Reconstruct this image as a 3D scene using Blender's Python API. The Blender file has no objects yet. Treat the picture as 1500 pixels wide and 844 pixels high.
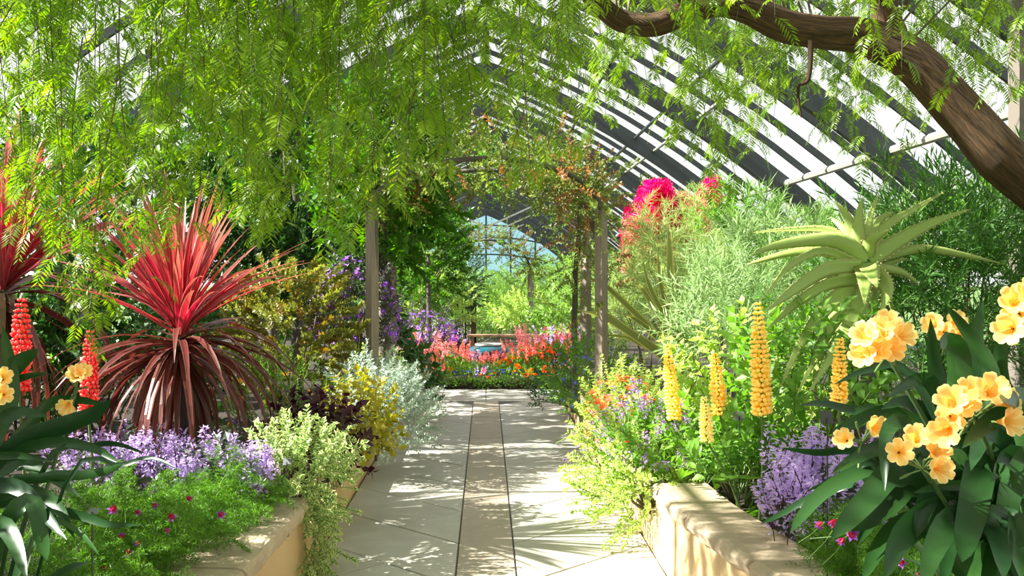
import bpy, math, random
import numpy as np
from mathutils import Matrix, Vector

rng = np.random.default_rng(7)
random.seed(7)
scene = bpy.context.scene
COL = scene.collection
R = math.radians
PI = math.pi

# ------------------------------------------------------------------ camera, world, sun, exposure
F, CX, CY, EYE = 1455.0, 712.0, 405.0, 1.52      # focal length and vanishing point in px of the 1500x844 frame, eye height
cam_d = bpy.data.cameras.new('camera')
cam = bpy.data.objects.new('camera', cam_d)
COL.objects.link(cam)
cam.location = (0, 0, EYE)
cam.rotation_euler = (PI / 2, 0, 0)
cam_d.sensor_fit = 'HORIZONTAL'
cam_d.sensor_width = 36.0
cam_d.lens = 36.0 * F / 1500.0
cam_d.shift_x = (750 - CX) / 1500.0
cam_d.shift_y = -(422 - CY) / 1500.0
cam_d.clip_start = 0.05
cam_d.clip_end = 500
scene.camera = cam

world = bpy.data.worlds.new('world')
scene.world = world
world.use_nodes = True
wn = world.node_tree.nodes
wn['Background'].inputs['Color'].default_value = (1.0, 0.985, 0.955, 1)
wn['Background'].inputs['Strength'].default_value = .9

sun_d = bpy.data.lights.new('sun', 'SUN')
sun_d.energy = 14.0
sun_d.angle = R(0.6)
sun_d.color = (1.0, 0.95, 0.84)
sun = bpy.data.objects.new('sun', sun_d)
COL.objects.link(sun)
sun.location = (-20, -1, 16)
sun.rotation_euler = Vector((1.22, 0.07, -1.0)).to_track_quat('-Z', 'Y').to_euler()

vs = scene.view_settings
vs.view_transform = 'Standard'
vs.look = 'None'
vs.gamma = 1.0
vs.use_curve_mapping = False
vs.exposure = 0.6


# ------------------------------------------------------------------ numeric helpers
def P(x, y, d):
    """photo pixel at depth d (metres along the path) -> world point"""
    return np.array([(x - CX) / F * d, d, EYE - (y - CY) / F * d])


def nrm(v):
    v = np.asarray(v, float)
    n = np.linalg.norm(v, axis=-1, keepdims=True)
    return v / np.where(n < 1e-9, 1, n)


def smooth_path(pts, n):
    """Catmull-Rom through pts, n+1 samples"""
    p = np.asarray(pts, float)
    if len(p) == 2:
        t = np.linspace(0, 1, n + 1)[:, None]
        return p[0] * (1 - t) + p[1] * t
    q = np.vstack([2 * p[0] - p[1], p, 2 * p[-1] - p[-2]])
    seg = np.linspace(0, len(p) - 1 - 1e-6, n + 1)
    i = seg.astype(int)
    t = (seg - i)[:, None]
    a, b, c, d = q[i], q[i + 1], q[i + 2], q[i + 3]
    return 0.5 * (2 * b + (c - a) * t + (2 * a - 5 * b + 4 * c - d) * t ** 2 + (3 * b - a - 3 * c + d) * t ** 3)


def tangents(p):
    t = np.empty_like(p)
    t[1:-1] = p[2:] - p[:-2]
    t[0] = p[1] - p[0]
    t[-1] = p[-1] - p[-2]
    return nrm(t)


class MB:
    """collects geometry; 'lf' holds (tint, edge, along) of each vertex"""

    def __init__(s):
        s.v, s.a, s.f, s.m, s.n = [], [], [], [], 0

    def add(s, V, Fc, A=None, mi=0):
        V = np.asarray(V, float).reshape(-1, 3)
        if A is None:
            A = np.full((len(V), 3), 0.5)
        Fc = np.asarray(Fc, int)
        s.v.append(V)
        s.a.append(np.asarray(A, float))
        s.f.append(Fc + s.n)
        s.m.append(np.full(len(Fc), mi))
        s.n += len(V)
        return s

    def mesh(s, name, mats, offset=None, smooth=False):
        V = np.vstack(s.v)
        if offset is not None:
            V = V - np.asarray(offset)
        A = np.vstack(s.a)
        loops = np.concatenate([f.ravel() for f in s.f])
        tot = np.concatenate([np.full(len(f), f.shape[1]) for f in s.f])
        start = np.concatenate([[0], np.cumsum(tot)[:-1]])
        me = bpy.data.meshes.new(name)
        me.vertices.add(len(V))
        me.vertices.foreach_set('co', V.ravel().astype(np.float32))
        me.loops.add(len(loops))
        me.loops.foreach_set('vertex_index', loops.astype(np.int32))
        me.polygons.add(len(tot))
        me.polygons.foreach_set('loop_start', start.astype(np.int32))
        if not isinstance(mats, (list, tuple)):
            mats = [mats]
        for m in mats:
            me.materials.append(m)
        me.polygons.foreach_set('material_index', np.concatenate(s.m).astype(np.int32))
        me.polygons.foreach_set('use_smooth', np.full(len(tot), smooth))
        at = me.attributes.new('lf', 'FLOAT_VECTOR', 'POINT')
        at.data.foreach_set('vector', A.ravel().astype(np.float32))
        me.update(calc_edges=True)
        return me


def tube(path, rad, sides=6, cap=True, noise=0.0, seed=0):
    p = np.asarray(path, float)
    n = len(p)
    rad = np.broadcast_to(np.asarray(rad, float), (n,))
    t = tangents(p)
    ref = np.array([0.0, 0, 1]) if abs(t[0][2]) < 0.9 else np.array([1.0, 0, 0])
    us = []
    u = nrm(np.cross(t[0], ref))
    for i in range(n):
        u = nrm(u - t[i] * np.dot(u, t[i]))
        us.append(u)
    us = np.array(us)
    w = np.cross(t, us)
    ang = np.linspace(0, 2 * PI, sides, endpoint=False)
    ca, sa = np.cos(ang), np.sin(ang)
    rr = np.repeat(rad[:, None], sides, 1)
    along = np.concatenate([[0], np.cumsum(np.linalg.norm(np.diff(p, axis=0), axis=1))])
    if noise:
        r = np.random.default_rng(seed)
        ph = r.uniform(0, 6.28, 10)
        for k in range(5):
            fa, fl = r.integers(1, 9), r.uniform(2, 14)
            rr = rr * (1 + noise / (1 + .3 * k) * np.sin(fa * ang[None, :] + fl * along[:, None] + ph[k]))
    V = p[:, None, :] + rr[:, :, None] * (ca[None, :, None] * us[:, None, :] + sa[None, :, None] * w[:, None, :])
    A = np.stack([np.repeat(ca[None], n, 0), np.repeat(sa[None], n, 0), np.repeat(along[:, None], sides, 1)], -1)
    idx = np.arange(n * sides).reshape(n, sides)
    a = idx[:-1]
    b = idx[1:]
    Fc = np.stack([a, np.roll(a, -1, 1), np.roll(b, -1, 1), b], -1).reshape(-1, 4)
    V = V.reshape(-1, 3)
    A = A.reshape(-1, 3)
    out = [(V, Fc, A)]
    if cap:
        for ring, c, flip in ((idx[0], p[0], True), (idx[-1], p[-1], False)):
            vv = np.vstack([V[ring], c])
            aa = np.vstack([A[ring], A[ring].mean(0)])
            k = np.arange(sides)
            ff = np.stack([k, np.roll(k, -1), np.full(sides, sides)], -1)
            if flip:
                ff = ff[:, ::-1]
            out.append((vv, ff, aa))
    return out


def add_tube(mb, path, rad, sides=6, mi=0, cap=True, noise=0.0, seed=0):
    for V, Fc, A in tube(path, rad, sides, cap, noise, seed):
        mb.add(V, Fc, A, mi)
    return mb


def add_box(mb, lo, hi, mi=0):
    (x0, y0, z0), (x1, y1, z1) = lo, hi
    V = [(x0, y0, z0), (x1, y0, z0), (x1, y1, z0), (x0, y1, z0), (x0, y0, z1), (x1, y0, z1), (x1, y1, z1), (x0, y1, z1)]
    Fc = [(0, 3, 2, 1), (4, 5, 6, 7), (0, 1, 5, 4), (1, 2, 6, 5), (2, 3, 7, 6), (3, 0, 4, 7)]
    return mb.add(V, Fc, None, mi)


def add_bar(mb, a, b, w, h, mi=0):
    """rectangular bar from a to b; w sideways (horizontal), h upright"""
    a, b = np.asarray(a, float), np.asarray(b, float)
    t = nrm(b - a)
    s = np.cross(t, [0, 0, 1])
    s = np.array([1.0, 0, 0]) if np.linalg.norm(s) < 1e-3 else nrm(s)
    u = np.cross(s, t)
    V = [q + s * w / 2 * i + u * h / 2 * j for q in (a, b) for i, j in ((-1, -1), (1, -1), (1, 1), (-1, 1))]
    Fc = [(0, 1, 2, 3), (7, 6, 5, 4), (0, 4, 5, 1), (1, 5, 6, 2), (2, 6, 7, 3), (3, 7, 4, 0)]
    return mb.add(V, Fc, None, mi)


def add_prism(mb, poly, z0, z1, bevel=0.0, mi=0):
    """upright prism over a convex polygon (x, y), its top edge chamfered"""
    p = np.asarray(poly, float)
    n = len(p)
    c = p.mean(0)
    rings = [np.column_stack([p, np.full(n, z0)])]
    if bevel:
        d = np.linalg.norm(p - c, axis=1, keepdims=True)
        q = c + (p - c) * (1 - 1.3 * bevel / d)
        rings += [np.column_stack([p, np.full(n, z1 - bevel)]), np.column_stack([q, np.full(n, z1)])]
    else:
        rings += [np.column_stack([p, np.full(n, z1)])]
    V = np.vstack(rings)
    k = np.arange(n)
    for r_ in range(len(rings) - 1):
        a, b = k + r_ * n, k + (r_ + 1) * n
        if r_ == 0:
            mb.add(V, np.stack([a, np.roll(a, -1), np.roll(b, -1), b], -1), None, mi)
            off = mb.n - len(V)
        else:
            mb.f.append(np.stack([a, np.roll(a, -1), np.roll(b, -1), b], -1) + off)
            mb.m.append(np.full(n, mi))
    mb.f.append((k + (len(rings) - 1) * n)[None] + off)
    mb.m.append(np.array([mi]))
    return mb


def add_lathe(mb, prof, sides=28, mi=0):
    pr = np.asarray(prof, float)
    ang = np.linspace(0, 2 * PI, sides, endpoint=False)
    V = np.stack([pr[:, 0, None] * np.cos(ang), pr[:, 0, None] * np.sin(ang), np.repeat(pr[:, 1, None], sides, 1)], -1)
    idx = np.arange(len(pr) * sides).reshape(len(pr), sides)
    a, b = idx[:-1], idx[1:]
    return mb.add(V.reshape(-1, 3), np.stack([a, np.roll(a, -1, 1), np.roll(b, -1, 1), b], -1).reshape(-1, 4), None, mi)


# leaf template: base, left, mid, right, tip; x sideways, y along, z up
LEAF5 = np.array([[0, 0, 0], [-.5, .42, .10], [0, .45, 0], [.5, .42, .10], [0, 1, -.10]])
LEAF5_F = np.array([[0, 2, 1], [0, 3, 2], [1, 2, 4], [2, 3, 4]])
LEAF5_A = np.array([[.3, 0], [1, .42], [0, .45], [1, .42], [.8, 1]])
# narrow leaflet
LEAF4 = np.array([[0, 0, 0], [-.5, .4, 0], [0, 1, -.06], [.5, .4, 0]])
LEAF4_F = np.array([[0, 3, 1], [1, 3, 2]])
LEAF4_A = np.array([[0, 0], [1, .4], [.5, 1], [1, .4]])


def scatter(mb, pos, d, n, L, W, tint=None, tpl=5, mi=0):
    """leaves at pos (N,3), pointing along d, face normal near n"""
    T, TF, TA = (LEAF5, LEAF5_F, LEAF5_A) if tpl == 5 else (LEAF4, LEAF4_F, LEAF4_A)
    pos = np.asarray(pos, float)
    N = len(pos)
    d = nrm(d)
    s = nrm(np.cross(d, n))
    n = np.cross(s, d)
    L = np.broadcast_to(L, (N,))[:, None, None]
    W = np.broadcast_to(W, (N,))[:, None, None]
    V = pos[:, None] + T[None, :, 0, None] * W * s[:, None] + T[None, :, 1, None] * L * d[:, None] + T[None, :, 2, None] * (W if tpl == 5 else L) * n[:, None] * (1 if tpl == 4 else 1.2)
    k = len(T)
    if tint is None:
        tint = rng.random(N)
    tint = np.broadcast_to(tint, (N,))
    A = np.concatenate([np.repeat(tint[:, None, None], k, 1), np.repeat(TA[None], N, 0)], -1)
    Fc = (TF[None] + (np.arange(N) * k)[:, None, None]).reshape(-1, 3)
    return mb.add(V.reshape(-1, 3), Fc, A.reshape(-1, 3), mi)


def add_blade(mb, path, width, side=None, twist=0.0, fold=.18, prof=None, tint=None, thick=0.0, teeth=0, mi=0):
    """strap leaf along a path; thick > 0 gives a fleshy closed section"""
    p = np.asarray(path, float)
    n = len(p)
    t = tangents(p)
    if side is None:
        view = nrm(p - np.array([0, 0, EYE]))
        side = np.cross(t, view)
        nn = np.linalg.norm(side, axis=1)
        bad = nn < .05
        side[bad] = [1, 0, 0]
    side = nrm(side - t * (side * t).sum(1, keepdims=True)) if np.ndim(side) == 2 else nrm(np.broadcast_to(side, (n, 3)) - t * (np.broadcast_to(side, (n, 3)) * t).sum(1, keepdims=True))
    nor = np.cross(side, t)
    flip = np.where(nor[:, 2:3].mean() < 0, -1, 1)
    side, nor = side * flip, nor * flip
    tw = np.linspace(twist * .6, twist, n)[:, None] if np.ndim(twist) == 0 else np.asarray(twist)[:, None]
    s = side * np.cos(tw) + nor * np.sin(tw)
    nor = nor * np.cos(tw) - side * np.sin(tw)
    u = np.linspace(0, 1, n)
    if prof is None:
        prof = lambda x: np.minimum(1, .55 + 2.2 * x) * np.sqrt(np.clip(1 - x ** 3, 0, 1)) + .01
    w = (prof(u) * width)[:, None]
    if tint is None:
        tint = rng.random()
    if thick <= 0:
        rows = [p - s * w / 2 + nor * w * fold, p, p + s * w / 2 + nor * w * fold]
        V = np.stack(rows, 1)
        e = [1, 0, 1]
        A = np.stack([np.full((n, 3), tint), np.broadcast_to(e, (n, 3)), np.repeat(u[:, None], 3, 1)], -1)
        i = np.arange(n * 3).reshape(n, 3)
        a, b = i[:-1], i[1:]
        Fc = np.concatenate([np.stack([a[:, k], a[:, k + 1], b[:, k + 1], b[:, k]], -1) for k in (0, 1)])
        return mb.add(V.reshape(-1, 3), Fc, A.reshape(-1, 3), mi)
    th = (thick * (1 - u * .85))[:, None]
    sec = [(-.5, .5), (-.22, .28), (0, .18), (.22, .28), (.5, .5), (.3, -.25), (0, -.5), (-.3, -.25)]
    ed = [1, .3, 0, .3, 1, .4, .2, .4]
    V = np.stack([p + s * w * a_ + nor * th * b_ for a_, b_ in sec], 1)
    k = len(sec)
    A = np.stack([np.full((n, k), tint), np.broadcast_to(ed, (n, k)), np.repeat(u[:, None], k, 1)], -1)
    i = np.arange(n * k).reshape(n, k)
    a, b = i[:-1], i[1:]
    mb.add(V.reshape(-1, 3), np.stack([a, np.roll(a, -1, 1), np.roll(b, -1, 1), b], -1).reshape(-1, 4), A.reshape(-1, 3), mi)
    if teeth:
        ii = np.linspace(.06, .94, teeth)
        for sg in (-1, 1):
            pc = np.array([np.interp(ii, u, p[:, c]) for c in range(3)]).T
            sc = np.array([np.interp(ii, u, s[:, c]) for c in range(3)]).T * sg
            nc = np.array([np.interp(ii, u, nor[:, c]) for c in range(3)]).T
            tc = np.array([np.interp(ii, u, t[:, c]) for c in range(3)]).T
            wc = np.interp(ii, u, w[:, 0])[:, None]
            hc = np.interp(ii, u, th[:, 0])[:, None]
            b0 = pc + sc * wc * .5 + nc * hc * .5
            sz = .007
            V = np.stack([b0 - tc * sz * .6 - sc * .003, b0 + tc * sz * .6 - sc * .003, b0 + sc * sz + tc * sz * .5], 1).reshape(-1, 3)
            A = np.tile([tint, 1.0, .5], (len(V), 1))
            mb.add(V, np.arange(len(V)).reshape(-1, 3), A, mi)
    return mb


# ------------------------------------------------------------------ objects
def new_obj(name, data, parent=None):
    o = bpy.data.objects.new(name, data)
    COL.objects.link(o)
    if parent is not None:
        o.parent = parent
    return o


class Thing:
    def __init__(s, name, label, cat, base, group=None, kind=None):
        s.base = np.asarray(base, float)
        s.o = new_obj(name, None)
        s.o.empty_display_size = .1
        s.o.location = s.base
        if label:
            s.o['label'] = label
        if cat:
            s.o['category'] = cat
        if group:
            s.o['group'] = group
        if kind:
            s.o['kind'] = kind

    def part(s, name, mb, mats, parent=None, smooth=False, stuff=False, label=None):
        o = new_obj(name, mb.mesh(name, mats, s.base, smooth), parent or s.o)
        if stuff:
            o['kind'] = 'stuff'
        if label:
            o['label'] = label
        return o

    def inst(s, name, me, M, parent=None):
        o = new_obj(name, me, parent or s.o)
        o.matrix_basis = Matrix.Translation(-Vector(s.base)) @ M
        return o


def struct(name, mb, mats, smooth=False):
    o = new_obj(name, mb.mesh(name, mats, None, smooth))
    o['kind'] = 'structure'
    return o


def spart(name, mb, mats, parent, smooth=False, stuff=False):
    o = new_obj(name, mb.mesh(name, mats, None, smooth), parent)
    if stuff:
        o['kind'] = 'stuff'
    return o


def orient(pos, d, roll=None, sc=1.0):
    """matrix that puts local +Z along d at pos"""
    d = Vector(d).normalized()
    q = d.to_track_quat('Z', 'Y')
    roll = random.uniform(0, 2 * PI) if roll is None else roll
    return Matrix.Translation(Vector(pos)) @ q.to_matrix().to_4x4() @ Matrix.Rotation(roll, 4, 'Z') @ Matrix.Scale(sc, 4)


# ------------------------------------------------------------------ materials
MATS = {}


def base_mat(name):
    m = bpy.data.materials.new(name)
    m.use_nodes = True
    nt = m.node_tree
    return m, nt, nt.nodes, nt.links, nt.nodes['Principled BSDF'], nt.nodes['Material Output']


def c4(c):
    return (c[0], c[1], c[2], 1)


def mixc(nt, fac, a, b):
    n = nt.nodes.new('ShaderNodeMix')
    n.data_type = 'RGBA'
    for sock, v in ((n.inputs[0], fac), (n.inputs[6], a), (n.inputs[7], b)):
        if hasattr(v, 'is_linked') or hasattr(v, 'links'):
            nt.links.new(v, sock)
        elif isinstance(v, (int, float)):
            sock.default_value = v
        else:
            sock.default_value = c4(v)
    return n.outputs[2]


def leafmat(name, a, b, edge=None, edge_at=.62, tip=None, trans=.38, tcol=None, rough=.42, spec=.4, stripe=0):
    """leaf: colour varies leaf by leaf, margin or tip of its own colour, light shines through"""
    m, nt, N, L, bs, out = base_mat(name)
    at = N.new('ShaderNodeAttribute')
    at.attribute_name = 'lf'
    sep = N.new('ShaderNodeSeparateXYZ')
    L.new(at.outputs['Vector'], sep.inputs[0])
    oi = N.new('ShaderNodeObjectInfo')
    fr = N.new('ShaderNodeMath')
    fr.operation = 'MULTIPLY_ADD'
    L.new(oi.outputs['Random'], fr.inputs[0])
    fr.inputs[1].default_value = .5
    L.new(sep.outputs[0], fr.inputs[2])
    fr2 = N.new('ShaderNodeMath')
    fr2.operation = 'MULTIPLY'
    L.new(fr.outputs[0], fr2.inputs[0])
    fr2.inputs[1].default_value = .67
    col = mixc(nt, fr2.outputs[0], a, b)
    if tip is not None:
        mr = N.new('ShaderNodeMapRange')
        mr.inputs[1].default_value, mr.inputs[2].default_value = .45, 1.0
        L.new(sep.outputs[2], mr.inputs[0])
        col = mixc(nt, mr.outputs[0], col, tip)
    if edge is not None:
        mr = N.new('ShaderNodeMapRange')
        mr.inputs[1].default_value, mr.inputs[2].default_value = edge_at - .06, edge_at + .06
        L.new(sep.outputs[1], mr.inputs[0])
        col = mixc(nt, mr.outputs[0], col, edge)
    if stripe:
        mu = N.new('ShaderNodeMath')
        mu.operation = 'MULTIPLY'
        L.new(sep.outputs[1], mu.inputs[0])
        mu.inputs[1].default_value = stripe
        sn = N.new('ShaderNodeMath')
        sn.operation = 'SINE'
        L.new(mu.outputs[0], sn.inputs[0])
        ab = N.new('ShaderNodeMath')
        ab.operation = 'MULTIPLY_ADD'
        L.new(sn.outputs[0], ab.inputs[0])
        ab.inputs[1].default_value = .16
        ab.inputs[2].default_value = .16
        col = mixc(nt, ab.outputs[0], col, tuple(x * .45 for x in b))
    L.new(col, bs.inputs['Base Color'])
    bs.inputs['Roughness'].default_value = rough
    bs.inputs['Specular IOR Level'].default_value = spec
    if trans > 0:
        tr = N.new('ShaderNodeBsdfTranslucent')
        if tcol is None:
            hs = N.new('ShaderNodeHueSaturation')
            hs.inputs['Saturation'].default_value = 1.15
            hs.inputs['Value'].default_value = 1.7
            L.new(col, hs.inputs['Color'])
            L.new(hs.outputs[0], tr.inputs['Color'])
        else:
            tr.inputs['Color'].default_value = c4(tcol)
        mx = N.new('ShaderNodeMixShader')
        mx.inputs[0].default_value = trans
        L.new(bs.outputs[0], mx.inputs[1])
        L.new(tr.outputs[0], mx.inputs[2])
        L.new(mx.outputs[0], out.inputs[0])
    return m


def stonemat(name, a, b, scale=6, bump=.25, rough=.75, fine=60):
    m, nt, N, L, bs, out = base_mat(name)
    tc = N.new('ShaderNodeTexCoord')
    n1 = N.new('ShaderNodeTexNoise')
    n1.inputs['Scale'].default_value = scale
    n1.inputs['Detail'].default_value = 8
    n1.inputs['Roughness'].default_value = .65
    L.new(tc.outputs['Object'], n1.inputs['Vector'])
    oi = N.new('ShaderNodeObjectInfo')
    mr = N.new('ShaderNodeMapRange')
    mr.inputs[1].default_value, mr.inputs[2].default_value = .3, .7
    L.new(n1.outputs[0], mr.inputs[0])
    col = mixc(nt, mr.outputs[0], a, b)
    m2 = N.new('ShaderNodeMath')
    m2.operation = 'MULTIPLY'
    m2.inputs[1].default_value = .22
    L.new(oi.outputs['Random'], m2.inputs[0])
    col = mixc(nt, m2.outputs[0], col, tuple(x * .7 for x in b))
    L.new(col, bs.inputs['Base Color'])
    bs.inputs['Roughness'].default_value = rough
    n2 = N.new('ShaderNodeTexNoise')
    n2.inputs['Scale'].default_value = fine
    n2.inputs['Detail'].default_value = 4
    L.new(tc.outputs['Object'], n2.inputs['Vector'])
    bp = N.new('ShaderNodeBump')
    bp.inputs['Strength'].default_value = bump
    bp.inputs['Distance'].default_value = .01
    L.new(n2.outputs[0], bp.inputs['Height'])
    L.new(bp.outputs[0], bs.inputs['Normal'])
    return m


def barkmat(name, a, b, scale=7, stretch=.22, bump=.9):
    m, nt, N, L, bs, out = base_mat(name)
    at = N.new('ShaderNodeAttribute')
    at.attribute_name = 'lf'
    mp = N.new('ShaderNodeMapping')
    mp.inputs['Scale'].default_value = (1, 1, stretch * 8)
    L.new(at.outputs['Vector'], mp.inputs[0])
    n1 = N.new('ShaderNodeTexNoise')
    n1.inputs['Scale'].default_value = scale
    n1.inputs['Detail'].default_value = 9
    n1.inputs['Roughness'].default_value = .7
    n1.inputs['Distortion'].default_value = .6
    L.new(mp.outputs[0], n1.inputs['Vector'])
    mr = N.new('ShaderNodeMapRange')
    mr.inputs[1].default_value, mr.inputs[2].default_value = .35, .65
    L.new(n1.outputs[0], mr.inputs[0])
    L.new(mixc(nt, mr.outputs[0], a, b), bs.inputs['Base Color'])
    bs.inputs['Roughness'].default_value = .85
    bp = N.new('ShaderNodeBump')
    bp.inputs['Strength'].default_value = bump
    bp.inputs['Distance'].default_value = .02
    L.new(n1.outputs[0], bp.inputs['Height'])
    L.new(bp.outputs[0], bs.inputs['Normal'])
    return m


def plainmat(name, c, rough=.5, metal=0.0, spec=.5, noise=.12):
    m, nt, N, L, bs, out = base_mat(name)
    tc = N.new('ShaderNodeTexCoord')
    n1 = N.new('ShaderNodeTexNoise')
    n1.inputs['Scale'].default_value = 9
    n1.inputs['Detail'].default_value = 5
    L.new(tc.outputs['Object'], n1.inputs['Vector'])
    L.new(mixc(nt, n1.outputs[0], tuple(x * (1 + noise) for x in c), tuple(x * (1 - noise * 2) for x in c)), bs.inputs['Base Color'])
    bs.inputs['Roughness'].default_value = rough
    bs.inputs['Metallic'].default_value = metal
    bs.inputs['Specular IOR Level'].default_value = spec
    return m


def glassmat(name, tint, gloss=.06):
    m, nt, N, L, bs, out = base_mat(name)
    N.remove(bs)
    tr = N.new('ShaderNodeBsdfTransparent')
    tr.inputs[0].default_value = c4(tint)
    gl = N.new('ShaderNodeBsdfGlossy')
    gl.inputs['Roughness'].default_value = .08
    lw = N.new('ShaderNodeLayerWeight')
    pw = N.new('ShaderNodeMath')
    pw.operation = 'POWER'
    L.new(lw.outputs['Facing'], pw.inputs[0])
    pw.inputs[1].default_value = 4.0
    fr = N.new('ShaderNodeMath')
    fr.operation = 'MULTIPLY_ADD'
    L.new(pw.outputs[0], fr.inputs[0])
    fr.inputs[1].default_value = .5
    fr.inputs[2].default_value = .04
    mx = N.new('ShaderNodeMixShader')
    L.new(fr.outputs[0], mx.inputs[0])
    L.new(tr.outputs[0], mx.inputs[1])
    L.new(gl.outputs[0], mx.inputs[2])
    L.new(mx.outputs[0], out.inputs[0])
    return m


M_PAVER = stonemat('paver_stone', (.50, .475, .42), (.40, .375, .33), 5, .12, .55)
M_STRIP = stonemat('strip_stone', (.44, .37, .29), (.36, .30, .235), 7, .15, .6)
M_GROUT = stonemat('grout', (.16, .14, .12), (.11, .10, .085), 20, .2)
M_WALL = stonemat('rendered_wall', (.66, .47, .26), (.56, .38, .20), 3, .25, .8)
M_CAP = stonemat('cap_stone', (.56, .44, .31), (.42, .32, .22), 9, .8, .8, 25)
M_SOIL = stonemat('soil', (.04, .026, .018), (.02, .013, .009), 14, 1.0, .95, 40)
M_LAWN = stonemat('lawn', (.12, .2, .05), (.08, .15, .04), 3, .5, .9)
M_STEEL = plainmat('dark_steel', (.045, .055, .06), .45, .0)
M_PIPE = plainmat('pale_pipe', (.5, .5, .46), .45)
M_GLASS = glassmat('clear_glass', (.93, .97, .97))
M_GLASSB = glassmat('blue_glass', (.34, .62, .72))
M_BARK = barkmat('pepper_bark', (.02, .010, .005), (.22, .115, .045), 9, .11, 1.0)
M_TWIG = plainmat('twig', (.10, .085, .04), .7)
M_GSTEM = plainmat('green_stem', (.12, .2, .05), .6)
M_STALK = plainmat('dark_stalk', (.05, .11, .025), .5)
M_POST = barkmat('weathered_wood', (.21, .165, .13), (.36, .30, .25), 9, .05, .4)
M_OLDPOST = barkmat('old_timber', (.09, .075, .065), (.16, .135, .115), 9, .05, .4)
M_DWOOD = plainmat('dark_wood', (.035, .022, .016), .6)
M_BENCH = plainmat('bench_wood', (.42, .24, .15), .55)
M_TEAL = plainmat('teal_glaze', (.01, .12, .17), .12, 0, .8, .3)
M_TRUNK = barkmat('grey_bark', (.10, .085, .07), (.2, .17, .14), 9, .1, .6)
M_STRAW = leafmat('dry_leaf', (.40, .30, .18), (.24, .16, .09), trans=.2)
M_TAG = plainmat('tag_plate', (.2, .2, .22), .5)
M_TAGD = plainmat('tag_stake', (.05, .05, .05), .5)

G_PEPPER = leafmat('pepper_leaf', (.29, .41, .03), (.075, .19, .02), trans=.44, rough=.35)
G_LAUREL = leafmat('laurel_leaf', (.10, .24, .025), (.045, .13, .015), trans=.42, rough=.35)
G_DEEP = leafmat('deep_leaf', (.05, .13, .025), (.03, .085, .02), trans=.25, rough=.35)
G_CLIVIA = leafmat('clivia_leaf', (.032, .095, .018), (.012, .045, .016), trans=.16, rough=.33, spec=.4, stripe=60)
G_CORDY = leafmat('cordyline_leaf', (.55, .06, .10), (.27, .045, .05), edge=(.70, .22, .20), edge_at=.85, tip=(.36, .18, .12), trans=.32, rough=.24, stripe=35)
G_CORDYD = leafmat('cordyline_old_leaf', (.10, .022, .024), (.17, .05, .038), edge=(.30, .12, .085), edge_at=.85, trans=.22, rough=.3, spec=.5, stripe=35)
G_ALOE = leafmat('aloe_leaf', (.40, .50, .14), (.29, .41, .10), edge=(.62, .58, .24), edge_at=.9, trans=.08, rough=.4)
G_PHOR = leafmat('phormium_leaf', (.30, .33, .10), (.20, .25, .08), edge=(.62, .56, .20), edge_at=.7, trans=.25)
G_STRAPG = leafmat('strap_leaf', (.22, .36, .07), (.13, .25, .05), trans=.35)
G_FERN = leafmat('asparagus_leaf', (.15, .30, .03), (.05, .15, .015), trans=.4, rough=.5)
G_PLEC = leafmat('plectranthus_leaf', (.07, .11, .05), (.06, .06, .06), trans=.25)
F_LAV = leafmat('lavender_floret', (.62, .44, .82), (.48, .31, .72), edge=(.82, .71, .93), edge_at=.7, trans=.35, rough=.5)
G_ABEL = leafmat('golden_leaf', (.30, .29, .06), (.14, .19, .03), edge=(.50, .43, .15), edge_at=.85, trans=.35, rough=.35)
G_BRONZE = leafmat('bronze_leaf', (.30, .16, .03), (.18, .16, .03), trans=.35)
F_VIOLET = leafmat('violet_petal', (.36, .12, .62), (.26, .07, .48), trans=.35)
F_VIOLETL = leafmat('light_violet_petal', (.50, .28, .70), (.36, .18, .55), trans=.3)
G_SILVER = leafmat('silver_leaf', (.42, .50, .42), (.28, .38, .31), edge=(.58, .64, .54), edge_at=.7, trans=.2, rough=.6)
G_COLEUS = leafmat('yellow_coleus_leaf', (.42, .37, .05), (.26, .26, .03), trans=.4)
G_MAROON = leafmat('maroon_coleus_leaf', (.07, .012, .03), (.035, .008, .02), trans=.2)
G_VARIE = leafmat('variegated_leaf', (.22, .36, .10), (.16, .28, .07), edge=(.66, .70, .36), edge_at=.55, trans=.35)
G_LIME = leafmat('lime_leaf', (.42, .55, .13), (.28, .42, .07), edge=(.66, .72, .36), edge_at=.8, trans=.42)
G_MID = leafmat('mid_leaf', (.19, .36, .06), (.11, .24, .035), trans=.4)
G_DARKB = leafmat('blue_green_leaf', (.06, .15, .05), (.035, .095, .04), trans=.25)
G_GREY = leafmat('grey_green_leaf', (.31, .42, .18), (.18, .30, .11), trans=.35, rough=.5)
G_GRASS = leafmat('weeping_leaf', (.40, .48, .18), (.28, .38, .11), trans=.4)
G_PODO = leafmat('narrow_leaf', (.11, .25, .045), (.05, .14, .03), trans=.35, rough=.3)
G_WILLOW = leafmat('far_leaf', (.26, .40, .10), (.16, .28, .06), trans=.45)
G_PINEY = leafmat('far_dark_leaf', (.045, .10, .025), (.03, .07, .02), trans=.25)
G_VINE = leafmat('vine_leaf', (.22, .27, .07), (.13, .19, .04), trans=.4)
G_VINEB = leafmat('vine_brown_leaf', (.38, .20, .08), (.28, .12, .05), trans=.4)
F_MAG = leafmat('magenta_bract', (.82, .02, .26), (.62, .01, .16), trans=.4, rough=.6)
F_YEL = leafmat('lupin_yellow', (.93, .72, .06), (.92, .63, .04), edge=(.95, .86, .36), edge_at=.6, trans=.42, rough=.5)
F_PALE = leafmat('lupin_pale', (.92, .82, .36), (.90, .74, .22), edge=(.95, .90, .60), edge_at=.6, trans=.42, rough=.5)
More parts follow.
